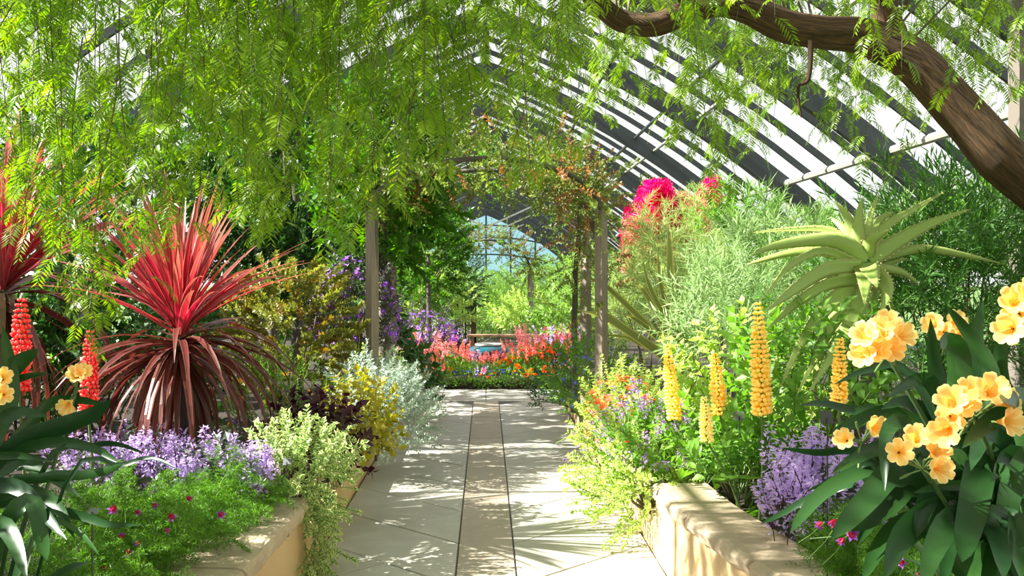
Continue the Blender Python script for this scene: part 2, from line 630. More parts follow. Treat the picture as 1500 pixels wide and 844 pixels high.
F_RED = leafmat('lupin_red', (.82, .05, .08), (.66, .02, .05), edge=(.9, .30, .26), edge_at=.8, trans=.4, rough=.5)
F_CLIV = leafmat('clivia_petal', (.93, .64, .22), (.92, .58, .19), edge=(.95, .72, .33), edge_at=.6, trans=.32, rough=.5)
F_CORAL = leafmat('coral_petal', (.92, .34, .26), (.90, .24, .25), trans=.35)
F_PINK = leafmat('pink_petal', (.92, .42, .42), (.88, .32, .38), trans=.35)
F_ORANGE = leafmat('orange_petal', (.92, .25, .015), (.88, .14, .01), trans=.3)
F_BLUE = leafmat('blue_petal', (.16, .20, .72), (.10, .11, .55), trans=.3)
F_WHITE = leafmat('white_petal', (.80, .80, .74), (.70, .72, .66), trans=.3)
F_DAISY = leafmat('yellow_petal', (.88, .55, .02), (.85, .42, .01), trans=.3)
F_FUCH = leafmat('crimson_petal', (.50, .01, .06), (.34, .005, .05), trans=.3)

# ------------------------------------------------------------------ path: slab with paver children
floor_mb = MB()
add_box(floor_mb, (-1.2, -3.0, -.06), (1.2, 13.42, -.012))
floor = struct('floor', floor_mb, M_GROUT)
XE, XS, DG = .918, .155, .763
j = .005


def paver(poly, mat):
    c = np.mean(poly, axis=0)
    q = []
    n = len(poly)
    for k, p in enumerate(poly):      # shrink by the joint
        a, b = np.subtract(poly[k - 1], p), np.subtract(poly[(k + 1) % n], p)
        bis = nrm(a / np.linalg.norm(a) + b / np.linalg.norm(b))
        sa = math.sqrt(max(.02, (1 - np.dot(nrm(a), nrm(b))) / 2))
        q.append(np.asarray(p) + bis * j / sa)
    mb = add_prism(MB(), q, -.03, rng.uniform(-.0015, .0015), .003)
    spart('paver', mb, mat, floor)


y_first = 1455 * 1.52 / 366.5                     # a crossing of the joints seen at depth 6.03
for sgn in (-1, 1):
    xm, x0, x1 = sgn * (XE + XS) / 2, sgn * XS, sgn * XE
    for k in range(-7, 9):
        y = y_first + k * DG
        if y + DG > 12.25 or y < 1:
            continue
        poly = [(xm, y), (max(x0, x1), y + DG / 2), (xm, y + DG), (min(x0, x1), y + DG / 2)]
        paver(poly, M_PAVER)
        for xe in (x0, x1):
            tri = [(xe, y - DG / 2), (xm, y), (xe, y + DG / 2)]
            area = (tri[1][0] - tri[0][0]) * (tri[2][1] - tri[0][1]) - (tri[2][0] - tri[0][0]) * (tri[1][1] - tri[0][1])
            paver(tri if area > 0 else tri[::-1], M_PAVER)
for k in range(8):
    y0 = 1.0 + k * 1.39
    paver([(-XS, y0), (XS, y0), (XS, y0 + 1.39), (-XS, y0 + 1.39)], M_STRIP)
for k in range(-2, 2):
    paver([(k * .56, 12.12), (k * .56 + .56, 12.12), (k * .56 + .56, 13.4), (k * .56, 13.4)], M_PAVER)

# ------------------------------------------------------------------ planter walls
WR = np.array([(1.12, 1.4), (1.13, 2.8), (1.105, 3.6), (1.02, 4.2), (.945, 4.8), (.918, 5.36)])
WL = np.array([(-1.12, 1.6), (-1.02, 2.8), (-.955, 3.8), (-.925, 4.5), (-.918, 5.0)])


def planter_wall(name, line, sgn, h, cap=True):
    n = 30
    p = smooth_path(np.column_stack([line, np.zeros(len(line))]), n)
    t = tangents(p)
    side = np.column_stack([t[:, 1], -t[:, 0]]) * np.sign(sgn) * np.sign(t[0][1])
    q = p[:, :2]
    o = q + side * .24
    mb = MB()
    V = np.concatenate([np.column_stack([a, np.full(n + 1, z)]) for a, z in ((q, -.02), (q, h - .075 if cap else h), (o, h - .075 if cap else h), (o, -.02))])
    i = np.arange(4 * (n + 1)).reshape(4, n + 1)
    fs = [np.stack([i[k][:-1], i[k][1:], i[(k + 1) % 4][1:], i[(k + 1) % 4][:-1]], -1) for k in range(4)]
    mb.add(V, np.concatenate(fs))
    mb.f.append(np.array([i[:, 0], i[:, -1]]) + 0)
    mb.m.append(np.zeros(2, int))
    w = struct(name, mb, M_WALL)
    if cap:                                        # coping stones with a rough bullnose
        nst = 4
        bounds = np.linspace(0, n, nst + 1)
        for k in range(nst):
            u = np.linspace(bounds[k] + .06, bounds[k + 1] - .06, 12)
            f = lambda arr: np.array([np.interp(u, np.arange(n + 1), arr[:, c]) for c in range(2)]).T
            qq, ss = f(q), f(side)
            r = np.random.default_rng(k + (100 if sgn > 0 else 0))
            sec = [(-.018, -.075), (-.032, -.055), (-.034, -.028), (-.020, -.006), (.0, .0), (.27, .0), (.28, -.02), (.28, -.075)]
            V = []
            for (dx, dz) in sec:
                jit = r.normal(0, .0045, len(u)) if dx < 0 else np.zeros(len(u))
                jz = r.normal(0, .003, len(u)) if dx < .2 else np.zeros(len(u))
                V.append(np.column_stack([qq + ss * (dx + jit)[:, None], np.full(len(u), h + dz) + jz * (dz > -.07)]))
            V = np.concatenate(V)
            m_ = len(u)
            i = np.arange(len(sec) * m_).reshape(len(sec), m_)
            fs = np.concatenate([np.stack([i[a][:-1], i[a][1:], i[(a + 1) % len(sec)][1:], i[(a + 1) % len(sec)][:-1]], -1) for a in range(len(sec))])
            mb = MB().add(V, fs)
            mb.f.append(np.array([i[:, 0], i[::-1, -1]]))
            mb.m.append(np.zeros(2, int))
            spart('cap_stone', mb, M_CAP, w)
    return w


planter_wall('wall_planter_right', WR, 1, .405)
planter_wall('wall_planter_left', WL, -1, .405)
planter_wall('wall_kerb_right', np.array([(.925, 5.38), (.93, 8.5), (.93, 12.1)]), 1, .20, False)
planter_wall('wall_kerb_left', np.array([(-.925, 5.02), (-.93, 8.5), (-.93, 12.1)]), -1, .20, False)


def soil(name, x0, x1, y0, y1, zf, nx=26, ny=60):
    xs, ys = np.linspace(x0, x1, nx), np.linspace(y0, y1, ny)
    X, Y = np.meshgrid(xs, ys)
    Z = zf(X, Y) + .012 * np.sin(X * 9 + Y * 7) * np.cos(Y * 11 - X * 5)
    i = np.arange(nx * ny).reshape(ny, nx)
    Fc = np.stack([i[:-1, :-1], i[:-1, 1:], i[1:, 1:], i[1:, :-1]], -1).reshape(-1, 4)
    return struct(name, MB().add(np.stack([X, Y, Z], -1).reshape(-1, 3), Fc), M_SOIL, True)


def bedz(X, Y):
    near = np.clip((5.6 - Y) / .5, 0, 1)
    edge = np.clip((np.abs(X) - 1.0) / .5, 0, 1)
    return np.where(Y < 13.3, (.15 + .2 * edge) * (1 - near) + .345 * near, .12)


def soil_z(x, y):
    return float(bedz(np.array(x), np.array(y)))


def bed(name, sgn):
    # inner edge follows the wall
    ny, nx = 70, 22
    ys = np.linspace(-2, 64, ny)
    ys = np.concatenate([np.linspace(-2, 13.4, 55), np.linspace(14, 64, 15)])
    line = WR if sgn > 0 else WL
    inner = np.interp(ys, line[:, 1], np.abs(line[:, 0])) + .12
    inner = np.where(ys > 5.2, 1.03, inner)
    inner = np.where(ys > 13.45, .0, inner)
    u = np.linspace(0, 1, nx)
    X = inner[:, None] * (1 - u) + 6.6 * u
    Y = np.repeat(ys[:, None], nx, 1)
    Z = bedz(X, Y) + .012 * np.sin(X * 9 + Y * 7)
    Z = np.where((Y > 13.3), .06, Z)
    i = np.arange(X.size).reshape(X.shape)
    Fc = np.stack([i[:-1, :-1], i[:-1, 1:], i[1:, 1:], i[1:, :-1]], -1).reshape(-1, 4)
    if sgn < 0:
        Fc = Fc[:, ::-1]
    struct(name, MB().add(np.stack([X * sgn, Y, Z], -1).reshape(-1, 3), Fc), M_SOIL, True)


bed('ground_bed_right', 1)
bed('ground_bed_left', -1)
gmb = MB()
add_box(gmb, (-90, -40, -.4), (90, 160, -.1))
struct('ground_outside', gmb, M_LAWN)

# ------------------------------------------------------------------ glasshouse roof
def prof(x):
    x = abs(x)
    return 5.97 - .37 * x - .037 * x * x - .0009 * x ** 3


XEAVE = 6.6
YR0, YR1, STEP = -4.8, 66.6, 1.05
roof_mb = MB()
add_bar(roof_mb, (0, YR0, prof(0) + .02), (0, YR1, prof(0) + .02), .12, .14)
roof = struct('roof', roof_mb, M_STEEL)


def rib_path(y, sgn, off=0.0, n=12):
    xs = np.linspace(0, XEAVE, n + 1)
    return np.array([(sgn * x, y, prof(x) + off) for x in xs])


def add_rib(mb, y, sgn, w, h, off):
    """curved bar, w along the house, h deep"""
    p = rib_path(y, sgn, off)
    t = tangents(p)
    nrm_ = np.cross(t, [0, 1, 0]) * (1 if sgn < 0 else -1)
    nrm_ = nrm_ * np.sign(nrm_[0, 2] or 1)
    ax = np.array([0, 1.0, 0])
    V = np.stack([p + ax * a * w / 2 + nrm_ * (b * h) for a, b in ((-1, 0), (1, 0), (1, -1), (-1, -1))], 1)
    i = np.arange(len(p) * 4).reshape(-1, 4)
    a, b = i[:-1], i[1:]
    return mb.add(V.reshape(-1, 3), np.stack([a, np.roll(a, -1, 1), np.roll(b, -1, 1), b], -1).reshape(-1, 4))


rib_me, bar_me = {}, {}
for sgn in (-1, 1):
    rib_me[sgn] = add_rib(MB(), 0, sgn, .11, .30, -.02).mesh('rib', M_STEEL)
    bar_me[sgn] = add_rib(MB(), 0, sgn, .05, .09, 0).mesh('glazing_bar', M_STEEL)
nbar = int(round((YR1 - YR0) / STEP)) + 1
for k in range(nbar):
    y = YR0 + k * STEP
    for sgn in (-1, 1):
        o = new_obj('rib' if k % 4 == 0 else 'glazing_bar', rib_me[sgn] if k % 4 == 0 else bar_me[sgn], roof)
        o.location = (0, y, 0)
for x in (2.0, 3.05, 3.45, 4.9):
    for sgn in (-1, 1):
        mb = MB()
        add_tube(mb, [(sgn * x, YR0, prof(x) - .12), (sgn * x, YR1, prof(x) - .12)], .055 if x > 4 else .03, 8)
        spart('purlin', mb, M_PIPE if x > 3.2 else M_STEEL, roof)
# scissor ties near the far end
for y in (41.4, 49.8, 58.2):
    for sgn in (-1, 1):
        mb = MB()
        add_bar(mb, (sgn * 2.4, y, prof(2.4) - .2), (-sgn * .25, y, 3.45), .07, .07)
        spart('tie_bar', mb, M_PIPE, roof)
# panes: three a side to each bay
XB = [0, 2.2, 4.4, XEAVE]
pane_me = {}
for sgn in (-1, 1):
    for r_ in range(3):
        xs = np.linspace(XB[r_], XB[r_ + 1], 5)
        V = np.array([(sgn * x, y, prof(x) + .004) for x in xs for y in (.0, STEP)])
        i = np.arange(10).reshape(5, 2)
        Fc = np.stack([i[:-1, 0], i[:-1, 1], i[1:, 1], i[1:, 0]], -1)
        pane_me[sgn, r_] = (V, Fc)
rest = MB()
meshes = {k: MB().add(*v).mesh('pane', M_GLASS) for k, v in pane_me.items()}
for k in range(nbar - 1):
    y = YR0 + k * STEP
    for key, me in meshes.items():
        if -1.5 < y < 48:
            o = new_obj('pane', me, roof)
            o.location = (0, y, 0)
        else:
            V, Fc = pane_me[key]
            rest.add(V + [0, y, 0], Fc)
spart('pane_run', rest, M_GLASS, roof, stuff=True)

# side walls below the eaves
ZE = prof(XEAVE)
for sgn, nm in ((-1, 'wall_left'), (1, 'wall_right')):
    mb = MB()
    add_box(mb, (min(sgn * 6.55, sgn * 6.75), YR0, -.1), (max(sgn * 6.55, sgn * 6.75), YR1, .5))
    add_box(mb, (min(sgn * 6.53, sgn * 6.67), YR0, ZE - .06), (max(sgn * 6.53, sgn * 6.67), YR1, ZE + .06))
    w = struct(nm, mb, M_STEEL)
    pm = MB()
    for k in range(0, nbar, 4):
        y = YR0 + k * STEP
        mb = MB()
        add_box(mb, (sgn * 6.6 - .05, y - .05, .5), (sgn * 6.6 + .05, y + .05, ZE - .06))
        spart('post', mb, M_STEEL, w)
        if k + 4 < nbar:
            g = MB().add([(sgn * 6.6, y + .05, .5), (sgn * 6.6, y + 4.15, .5), (sgn * 6.6, y + 4.15, ZE - .06), (sgn * 6.6, y + .05, ZE - .06)], [(0, 1, 2, 3)])
            spart('pane', g, M_GLASS, w)

# far gable with its blue panes
mb = MB()
add_box(mb, (-6.6, YR1 - .1, -.1), (6.6, YR1 + .1, .6))
wall_far = struct('wall_far', mb, M_STEEL)
mx = np.linspace(-6.6, 6.6, 9)
rows = [.6, 2.4, 3.9, 5.0, 6.1]
for x in mx[1:-1]:
    mb = MB()
    add_box(mb, (x - .06, YR1 - .06, .6), (x + .06, YR1 + .06, prof(x)))
    spart('mullion', mb, M_STEEL, wall_far)
for zc in (3.0, 4.15, 4.95):                              # bowed transoms
    xm = 6.6
    pts = []
    for x in np.linspace(-6.5, 6.5, 27):
        z = zc - .55 * (x / 6.5) ** 2 * 2.2
        if z < prof(x) - .05:
            pts.append((x, YR1, z))
    mb = MB()
    for a, b in zip(pts[:-1], pts[1:]):
        add_bar(mb, a, b, .1, .1)
    spart('transom', mb, M_STEEL, wall_far)
for a, b in zip(mx[:-1], mx[1:]):
    g = MB()
    xs = np.linspace(a, b, 5)
    for x0, x1 in zip(xs[:-1], xs[1:]):
        g.add([(x0, YR1, .6), (x1, YR1, .6), (x1, YR1, prof(x1)), (x0, YR1, prof(x0))], [(0, 1, 2, 3)])
    spart('pane', g, M_GLASSB, wall_far)

# ------------------------------------------------------------------ plant templates
def fib_dirs(n, r):
    v = r.normal(size=(n, 3))
    return nrm(v)


def sprig(name, L, n, ll, lw, ang, mats, seed, droop=0.0, jitter=.25, first=.12, tpl=5, whorl=1, size_var=.3, twig_r=.003, flat=0.0):
    """twig along +Z with n leaves (whorl at a node); mats = [leaf, twig]"""
    r = np.random.default_rng(seed)
    mb = MB()
    k = 6
    tz = np.linspace(0, 1, k + 1)
    bend = r.normal(0, .12, 2)
    path = np.column_stack([bend[0] * tz ** 2 * L, bend[1] * tz ** 2 * L + droop * L * tz ** 2 * .6, L * (tz - droop * .35 * tz ** 3)])
    add_tube(mb, path, np.linspace(twig_r, twig_r * .4, k + 1), 3, mi=1, cap=False)
    nodes = np.linspace(first, 1.0, max(1, n // whorl))
    pos, d, nn, ls = [], [], [], []
    for q, u in enumerate(nodes):
        base = np.array([np.interp(u, tz, path[:, c]) for c in range(3)])
        ax = nrm(np.array([np.interp(min(1, u + .05), tz, path[:, c]) for c in range(3)]) - np.array([np.interp(u - .05, tz, path[:, c]) for c in range(3)]))
        for w in range(whorl):
            phi = q * 2.4 + w * 2 * PI / whorl + r.normal(0, .3)
            if flat:
                phi = (q % 2) * PI + r.normal(0, 1.2 * (1 - flat))
            e1 = nrm(np.cross(ax, [.3, .9, .1]))
            e2 = np.cross(ax, e1)
            radial = e1 * math.cos(phi) + e2 * math.sin(phi)
            a = R(ang) * (1.15 - .45 * u) + r.normal(0, jitter)
            dd = ax * math.cos(a) + radial * math.sin(a)
            pos.append(base)
            d.append(dd)
            nn.append(ax * math.sin(a) - radial * math.cos(a) + r.normal(0, .25, 3))
            ls.append(1 - r.random() * size_var)
    ls = np.array(ls)
    scatter(mb, pos, np.array(d), np.array(nn), ll * ls, lw * ls, r.random(len(pos)), tpl, 0)
    return mb.mesh(name, mats)


def variants(fn, k, seed, *a, **kw):
    return [fn(*a, seed=seed + i, **kw) for i in range(k)]


def flower5(name, rad, mats, petals=5, cup=.25, width=.75, seed=0, centre=True):
    """open flower facing +Z; mats = [petal, centre]"""
    r = np.random.default_rng(seed)
    mb = MB()
    a = np.arange(petals) * 2 * PI / petals
    d = np.column_stack([np.cos(a), np.sin(a), np.full(petals, cup)])
    scatter(mb, np.zeros((petals, 3)), d, np.tile([0, 0, 1.0], (petals, 1)), rad, rad * width, r.random(petals))
    if centre:
        b = np.arange(5) * 2 * PI / 5
        V = np.vstack([np.column_stack([np.cos(b), np.sin(b), np.full(5, .3)]) * rad * .2, [[0, 0, rad * .2]]])
        mb.add(V, [(i, (i + 1) % 5, 5) for i in range(5)], None, 1)
    return mb.mesh(name, mats)


def spike_mesh(name, L, rad, n, fl, fw, mats, seed, top=.3, start=.25):
    """flower spike along +Z: stem with small florets standing out"""
    r = np.random.default_rng(seed)
    mb = MB()
    bend = r.normal(0, .08, 2)
    tz = np.linspace(0, 1, 5)
    path = np.column_stack([bend[0] * tz ** 2 * L, bend[1] * tz ** 2 * L, L * tz])
    add_tube(mb, path, np.linspace(.0025, .001, 5), 3, mi=1, cap=False)
    u = start + (1 - start) * r.random(n)
    phi = r.uniform(0, 2 * PI, n)
    base = np.array([np.interp(u, tz, path[:, c]) for c in range(3)]).T
    rr = rad * (1 - (1 - top) * ((u - start) / (1 - start)) ** 1.5)
    rad3 = np.column_stack([np.cos(phi), np.sin(phi), np.zeros(n)])
    d = rad3 + np.column_stack([r.normal(0, .35, n), r.normal(0, .35, n), r.normal(.15, .4, n)])
    scatter(mb, base + rad3 * rr[:, None] * .35, d, r.normal(size=(n, 3)), fl * (.6 + .6 * r.random(n)), fw, r.random(n))
    return mb.mesh(name, mats)


def stems(T, base, centre, spread, n=5, r0=.012, name='stem', mat=None):
    mb = MB()
    for k in range(n):
        a = rng.uniform(0, 2 * PI)
        top = np.asarray(centre) + np.array([math.cos(a) * spread[0] * .6, math.sin(a) * spread[1] * .6, rng.uniform(-.2, .5) * spread[2]])
        b = np.asarray(base) + np.array([math.cos(a), math.sin(a), 0]) * .04
        add_tube(mb, smooth_path([b, (b + top) / 2 + rng.normal(0, .04, 3), top], 6), np.linspace(r0, r0 * .4, 7), 5)
    T.part(name, mb, mat or M_TWIG, smooth=True)


def shrub(name, label, cat, centre, rad, n, sprigs, up=.5, base=None, group=None, scale=(.8, 1.2), part='sprig', flowers=None, nfl=0, fscale=(.8, 1.2),
          flpart='flower', stem_n=5, stem_r=.012, inner=.35, low=-.75, hang=0.0, trunk=None, fl_up=.4, front=False):
    c = np.asarray(centre, float)
    rad = np.asarray(rad, float)
    if base is None:
        base = (c[0], c[1], soil_z(c[0], c[1]) if c[1] < 13.3 else .05)
    T = Thing(name, label, cat, base, group)
    if trunk:
        p = smooth_path([np.asarray(base) - [0, 0, .03], (np.asarray(base) + c) / 2 + rng.normal(0, .03, 3), c], 8)
        T.part('trunk', add_tube(MB(), p, np.linspace(trunk, trunk * .5, 9), 8, noise=.05), M_TRUNK, smooth=True)
    stems(T, base if not trunk else c - [0, 0, rad[2] * .6], c, rad, stem_n, stem_r)
    placed = 0
    while placed < n:
        v = fib_dirs(1, rng)[0]
        if v[2] < low or (front and v[1] > .45):
            continue
        f = inner + (1 - inner) * rng.random() ** .5
        p = c + v * rad * f
        d = nrm(v / rad) * (1 - up) + np.array([0, 0, up]) + rng.normal(0, .22, 3) - np.array([0, 0, hang])
        T.inst(part, random.choice(sprigs), orient(p, d, sc=rng.uniform(*scale)))
        placed += 1
    placed = 0
    while placed < nfl:
        v = fib_dirs(1, rng)[0]
        if v[2] < -.4 or v[1] > .5:
            continue
        p = c + v * rad * rng.uniform(.95, 1.15)
        d = nrm(v + [0, -.4, fl_up] + rng.normal(0, .3, 3))
        T.inst(flpart, random.choice(flowers), orient(p, d, sc=rng.uniform(*fscale)))
        placed += 1
    return T


# ------------------------------------------------------------------ pepper tree with hanging sprays
TD = 4.9
tb = np.array([4.3, 5.3, .28])
PT = Thing('pepper_tree', 'leaning pepper tree with rough brown trunk and long weeping green sprays', 'tree', tb)
tp = [tb, tb + [-.35, -.1, .8], P(1640, 400, 5.1), P(1530, 285, 5.0), P(1467, 231, TD), P(1410, 168, TD), P(1356, 107, TD), P(1310, 72, TD), P(1260, 52, TD), P(1207, 48, TD), P(1150, 38, TD), P(1100, 15, TD), P(1055, 6, TD), P(1002, 20, TD), P(956, 37, TD), P(905, 28, TD), P(868, -4, 4.8), P(800, -60, 4.6), P(660, -120, 4.3)]
tr_ = [.21, .17, .145, .125, .118, .110, .106, .10, .088, .082, .08, .072, .064, .058, .056, .052, .046, .04, .03]
path = smooth_path(tp, 150)
radii = np.interp(np.linspace(0, 1, 151), np.linspace(0, 1, len(tr_)), tr_)
PT.part('trunk', add_tube(MB(), path, radii, 28, noise=.035, seed=3), M_BARK, smooth=True)
limbs = [
    ([P(1318, 76, TD), P(1300, 20, TD), P(1285, -40, 4.8), P(1200, -170, 4.4), P(1000, -260, 4.0)], .075),
    ([P(660, -120, 4.3), P(450, -190, 3.9), P(200, -200, 3.6), P(-60, -160, 3.4)], .035),
    ([P(800, -60, 4.6), P(600, -190, 4.2), P(300, -260, 4.3), P(0, -240, 4.4)], .035),
    ([P(1285, -40, 4.8), P(1400, -150, 4.3), P(1560, -200, 3.6)], .05),
    ([P(1010, 12, TD), P(960, -80, 4.4), P(800, -210, 3.6), P(600, -260, 3.1)], .035),
]
limb_pts = [path[60:]]
for pts, r0 in limbs:
    lp = smooth_path(pts, 24)
    limb_pts.append(lp)
    PT.part('branch', add_tube(MB(), lp, np.linspace(r0, r0 * .45, 25), 10, noise=.05), M_BARK, smooth=True)
limb_pts = np.vstack(limb_pts)
limb_pts = limb_pts[limb_pts[:, 2] > 2.5]
# dead twig hanging from the limb
PT.part('dead_twig', add_tube(MB(), smooth_path([P(1187, 60, 4.82), P(1186, 100, 4.8), P(1182, 120, 4.8), P(1170, 126, 4.8), P(1170, 150, 4.8), P(1174, 172, 4.8)], 14), np.linspace(.014, .005, 15), 6, noise=.1), M_BARK, smooth=True)


def spray_mesh(seed):
    """hanging twig, origin at its lower end, rising along +Z; compound leaves of narrow leaflets droop from it"""
    r = np.random.default_rng(seed)
    L = r.uniform(.75, 1.25)
    mb = MB()
    tz = np.linspace(0, 1, 12)
    sw = r.normal(0, .06, 4)
    path = np.column_stack([sw[0] * np.sin(tz * 3 + sw[2] * 20) + sw[2] * tz, sw[1] * np.sin(tz * 2.5) + sw[3] * tz, tz * L])
    add_tube(mb, path, np.linspace(.0012, .003, 12), 3, mi=1, cap=False)
    nleaf = int(L / .062)
    for q in range(nleaf):
        u = (q + r.random() * .6) / nleaf
        b = np.array([np.interp(u, tz, path[:, c]) for c in range(3)])
        phi = q * 2.4 + r.normal(0, .4)
        rl = r.uniform(.13, .21)
        out = np.array([math.cos(phi), math.sin(phi), 0])
        drop = r.uniform(.5, 1.1)
        tt = np.linspace(0, 1, 8)
        ra = b + out * (rl * (tt * .75 - .25 * tt ** 2))[:, None] + np.array([0, 0, -1]) * (rl * drop * (tt ** 1.5) * .8 - .02 * tt)[:, None]
        add_tube(mb, ra[::2], .0011, 3, mi=1, cap=False)
        npair = r.integers(9, 13)
        w = np.repeat((np.arange(npair) + .6) / npair, 2)
        w = np.clip(w + np.tile([0, .02], npair), 0, 1)
        sgn = np.tile([-1.0, 1.0], npair)
        pos = np.array([np.interp(w, tt, ra[:, c]) for c in range(3)]).T
        tang = nrm(np.array([np.interp(np.clip(w + .05, 0, 1), tt, ra[:, c]) - np.interp(np.clip(w - .05, 0, 1), tt, ra[:, c]) for c in range(3)]).T)
        side = nrm(np.cross(tang, [0, 0, 1.0]) + 1e-4)
        d = side * sgn[:, None] * .85 + tang * .55 + np.array([0, 0, -.18]) + r.normal(0, .07, (2 * npair, 3))
        nn = np.cross(side, tang) + r.normal(0, .2, (2 * npair, 3))
        ll = .052 * (1 - .45 * np.abs(w - .4)) * r.uniform(.85, 1.15, 2 * npair)
        scatter(mb, pos, d, nn, ll, .0078, np.full(2 * npair, r.random()) * .6 + .4 * r.random(2 * npair), 4)
    me = mb.mesh('hanging_spray', [G_PEPPER, M_TWIG])
    return me, L


SPRAYS = [spray_mesh(50 + i) for i in range(9)]
ENV = np.array([(-80, 300), (0, 300), (50, 380), (90, 520), (120, 590), (165, 590), (200, 430), (240, 340), (330, 330), (430, 350), (520, 360), (560, 310), (620, 280), (700, 235), (760, 270), (820, 280), (870, 190), (950, 180), (1000, 230), (1060, 290), (1110, 230), (1200, 240), (1300, 290), (1380, 240), (1500, 150), (1580, 150)])
DEN = np.array([(-80, .62), (200, .72), (300, 1.1), (560, 1.15), (600, 1.0), (800, .9), (880, .72), (1000, .7), (1100, .62), (1250, .55), (1330, .7), (1580, .75)])
twigs = MB()
placed = 0
tries = 0
while placed < 300 and tries < 20000:
    tries += 1
    x = rng.uniform(-80, 1560)
    if rng.random() > np.interp(x, DEN[:, 0], DEN[:, 1]) / 1.25:
        continue
    env = np.interp(x, ENV[:, 0], ENV[:, 1])
    q = rng.random() ** .75
    y = -30 + (env + 30) * q
    if x > 1150 and rng.random() < .5:
        y = min(y, 150)
    d = rng.uniform(2.9, 4.7) if x < 900 else rng.uniform(3.2, 6.0)
    if 850 < x < 1500 and y < 240 and d < TD and rng.random() < .8:
        d = rng.uniform(5.1, 6.2)
    me, L = SPRAYS[placed % len(SPRAYS)]
    sc = rng.uniform(.85, 1.15)
    p = P(x, y, d)
    PT.inst('hanging_spray', me, Matrix.Translation(Vector(p)) @ Matrix.Rotation(rng.uniform(0, 2 * PI), 4, 'Z') @ Matrix.Rotation(rng.normal(0, .06), 4, 'X') @ Matrix.Scale(sc, 4))
    top = p + [0, 0, L * sc * .98]
    k = np.argmin(np.linalg.norm((limb_pts - top) * [1, 1, .6], axis=1))
    t = limb_pts[k]
    mid = (top + t) / 2 + [0, 0, .12]
    if top[2] > EYE + 405 / F * d:                     # twig carrying it, above the picture
        add_tube(twigs, smooth_path([top, mid, t], 6), np.linspace(.003, .008, 7), 3, cap=False)
    placed += 1
PT.part('twigs', twigs, M_TWIG, stuff=True)
# leafy crown overhead, out of view, added to darken the near plants
crown = MB()
nc = 2600
cx_, cy_ = rng.uniform(-2.6, 3.4, nc), rng.uniform(-1.2, 4.3, nc)
cz_ = np.maximum(2.75, EYE + 450 / F * np.maximum(cy_, 0)) + .12 + rng.random(nc) * .75
keep = cz_ < prof(0) - .37 * np.abs(cx_) - .037 * cx_ ** 2 - .35
for x, y, z in zip(cx_[keep], cy_[keep], cz_[keep]):
    az_ = rng.uniform(0, 2 * PI)
    out_ = np.array([math.cos(az_), math.sin(az_), -.6])
    w_ = np.repeat(np.linspace(.1, 1, 9), 2)
    sg_ = np.tile([-1.0, 1.0], 9)
    sd_ = np.array([-math.sin(az_), math.cos(az_), 0])
    scatter(crown, np.array([x, y, z]) + out_ * (w_ * .2)[:, None], sd_ * sg_[:, None] + out_ * .6, np.tile([0, 0, 1.0], (18, 1)), .055, .011, None, 4)
PT.part('added_crown_foliage', crown, G_PEPPER, stuff=True)

# ------------------------------------------------------------------ strap-leaved plants
def arch_leaf(base, az, elev, length, droop, n=9):
    t = np.linspace(0, 1, n)
    h = np.array([math.cos(az), math.sin(az), 0])
    e = elev - droop * t ** 1.3
    st = length / (n - 1)
    pts = [np.asarray(base, float)]
    for k in range(1, n):
        m = (e[k] + e[k - 1]) / 2
        pts.append(pts[-1] + (h * math.cos(m) + np.array([0, 0, math.sin(m)])) * st)
    return np.array(pts), np.array([-math.sin(az), math.cos(az), 0])


def strap_prof(x):
    return np.minimum(1, .5 + 1.6 * x) * np.clip(1 - x ** 2.6, 0, 1) + .02


def cordyline(label, base, crown, n_up, n_low, L, w=.04, seed=0):
    r = np.random.default_rng(seed)
    T = Thing('cordyline', label, 'plant', base)
    p = smooth_path([np.asarray(base) - [0, 0, .03], (np.asarray(base) + crown) / 2 + [.02, 0, 0], crown], 10)
    T.part('trunk', add_tube(MB(), p, np.linspace(.045, .035, 11), 9, noise=.08), M_TRUNK, smooth=True)
    for k in range(n_up):
        az = r.uniform(0, 2 * PI)
        f = r.random()
        el = R(86 - 56 * f + r.normal(0, 4))
        pts, side = arch_leaf(np.asarray(crown) + [0, 0, r.uniform(-.02, .08)], az, el, L * r.uniform(.85, 1.12), R(14 + 42 * f * r.random()))
        T.part('leaf', add_blade(MB(), pts, w * r.uniform(.8, 1.1), side, r.normal(0, .5), .12, strap_prof, r.random()), G_CORDY)
    for k in range(n_low):
        az = r.uniform(0, 2 * PI)
        f = r.random()
        el = R(28 - 80 * f)
        pts, side = arch_leaf(np.asarray(crown) + [0, 0, -.02 - .10 * f], az, el, L * r.uniform(.8, 1.05), R(50 + 50 * r.random()))
        pts[:, 2] = np.maximum(pts[:, 2], .5)
        T.part('leaf', add_blade(MB(), pts, w * r.uniform(.85, 1.15), side, r.normal(0, .4), .1, strap_prof, r.random()), G_CORDYD)
    return T


c1 = P(262, 492, 5.7)
cordyline('red cordyline with dark drooping skirt behind the lavender flower patch', (c1[0] + .02, 5.75, .33), c1, 105, 125, .90, .042, 1)
c2 = P(4, 425, 6.3)
T = cordyline('red cordyline with tan dried trunk leaves behind red lupin spikes', (c2[0] - .05, 6.35, .33), c2, 95, 45, 1.2, .055, 2)
for k in range(9):
    az = k * .7 + .2
    q = c2 + np.array([math.cos(az) * .05, math.sin(az) * .05, -.02])
    pts = np.array([q, q + [math.cos(az) * .06, math.sin(az) * .06, -.12], q + [math.cos(az) * .07, math.sin(az) * .07, -.4], q + [math.cos(az) * .06, math.sin(az) * .06, -.8]])
    T.part('dry_leaf', add_blade(MB(), smooth_path(pts, 7), .055, np.array([-math.sin(az), math.cos(az), 0]), 0, .1, strap_prof), M_STRAW)

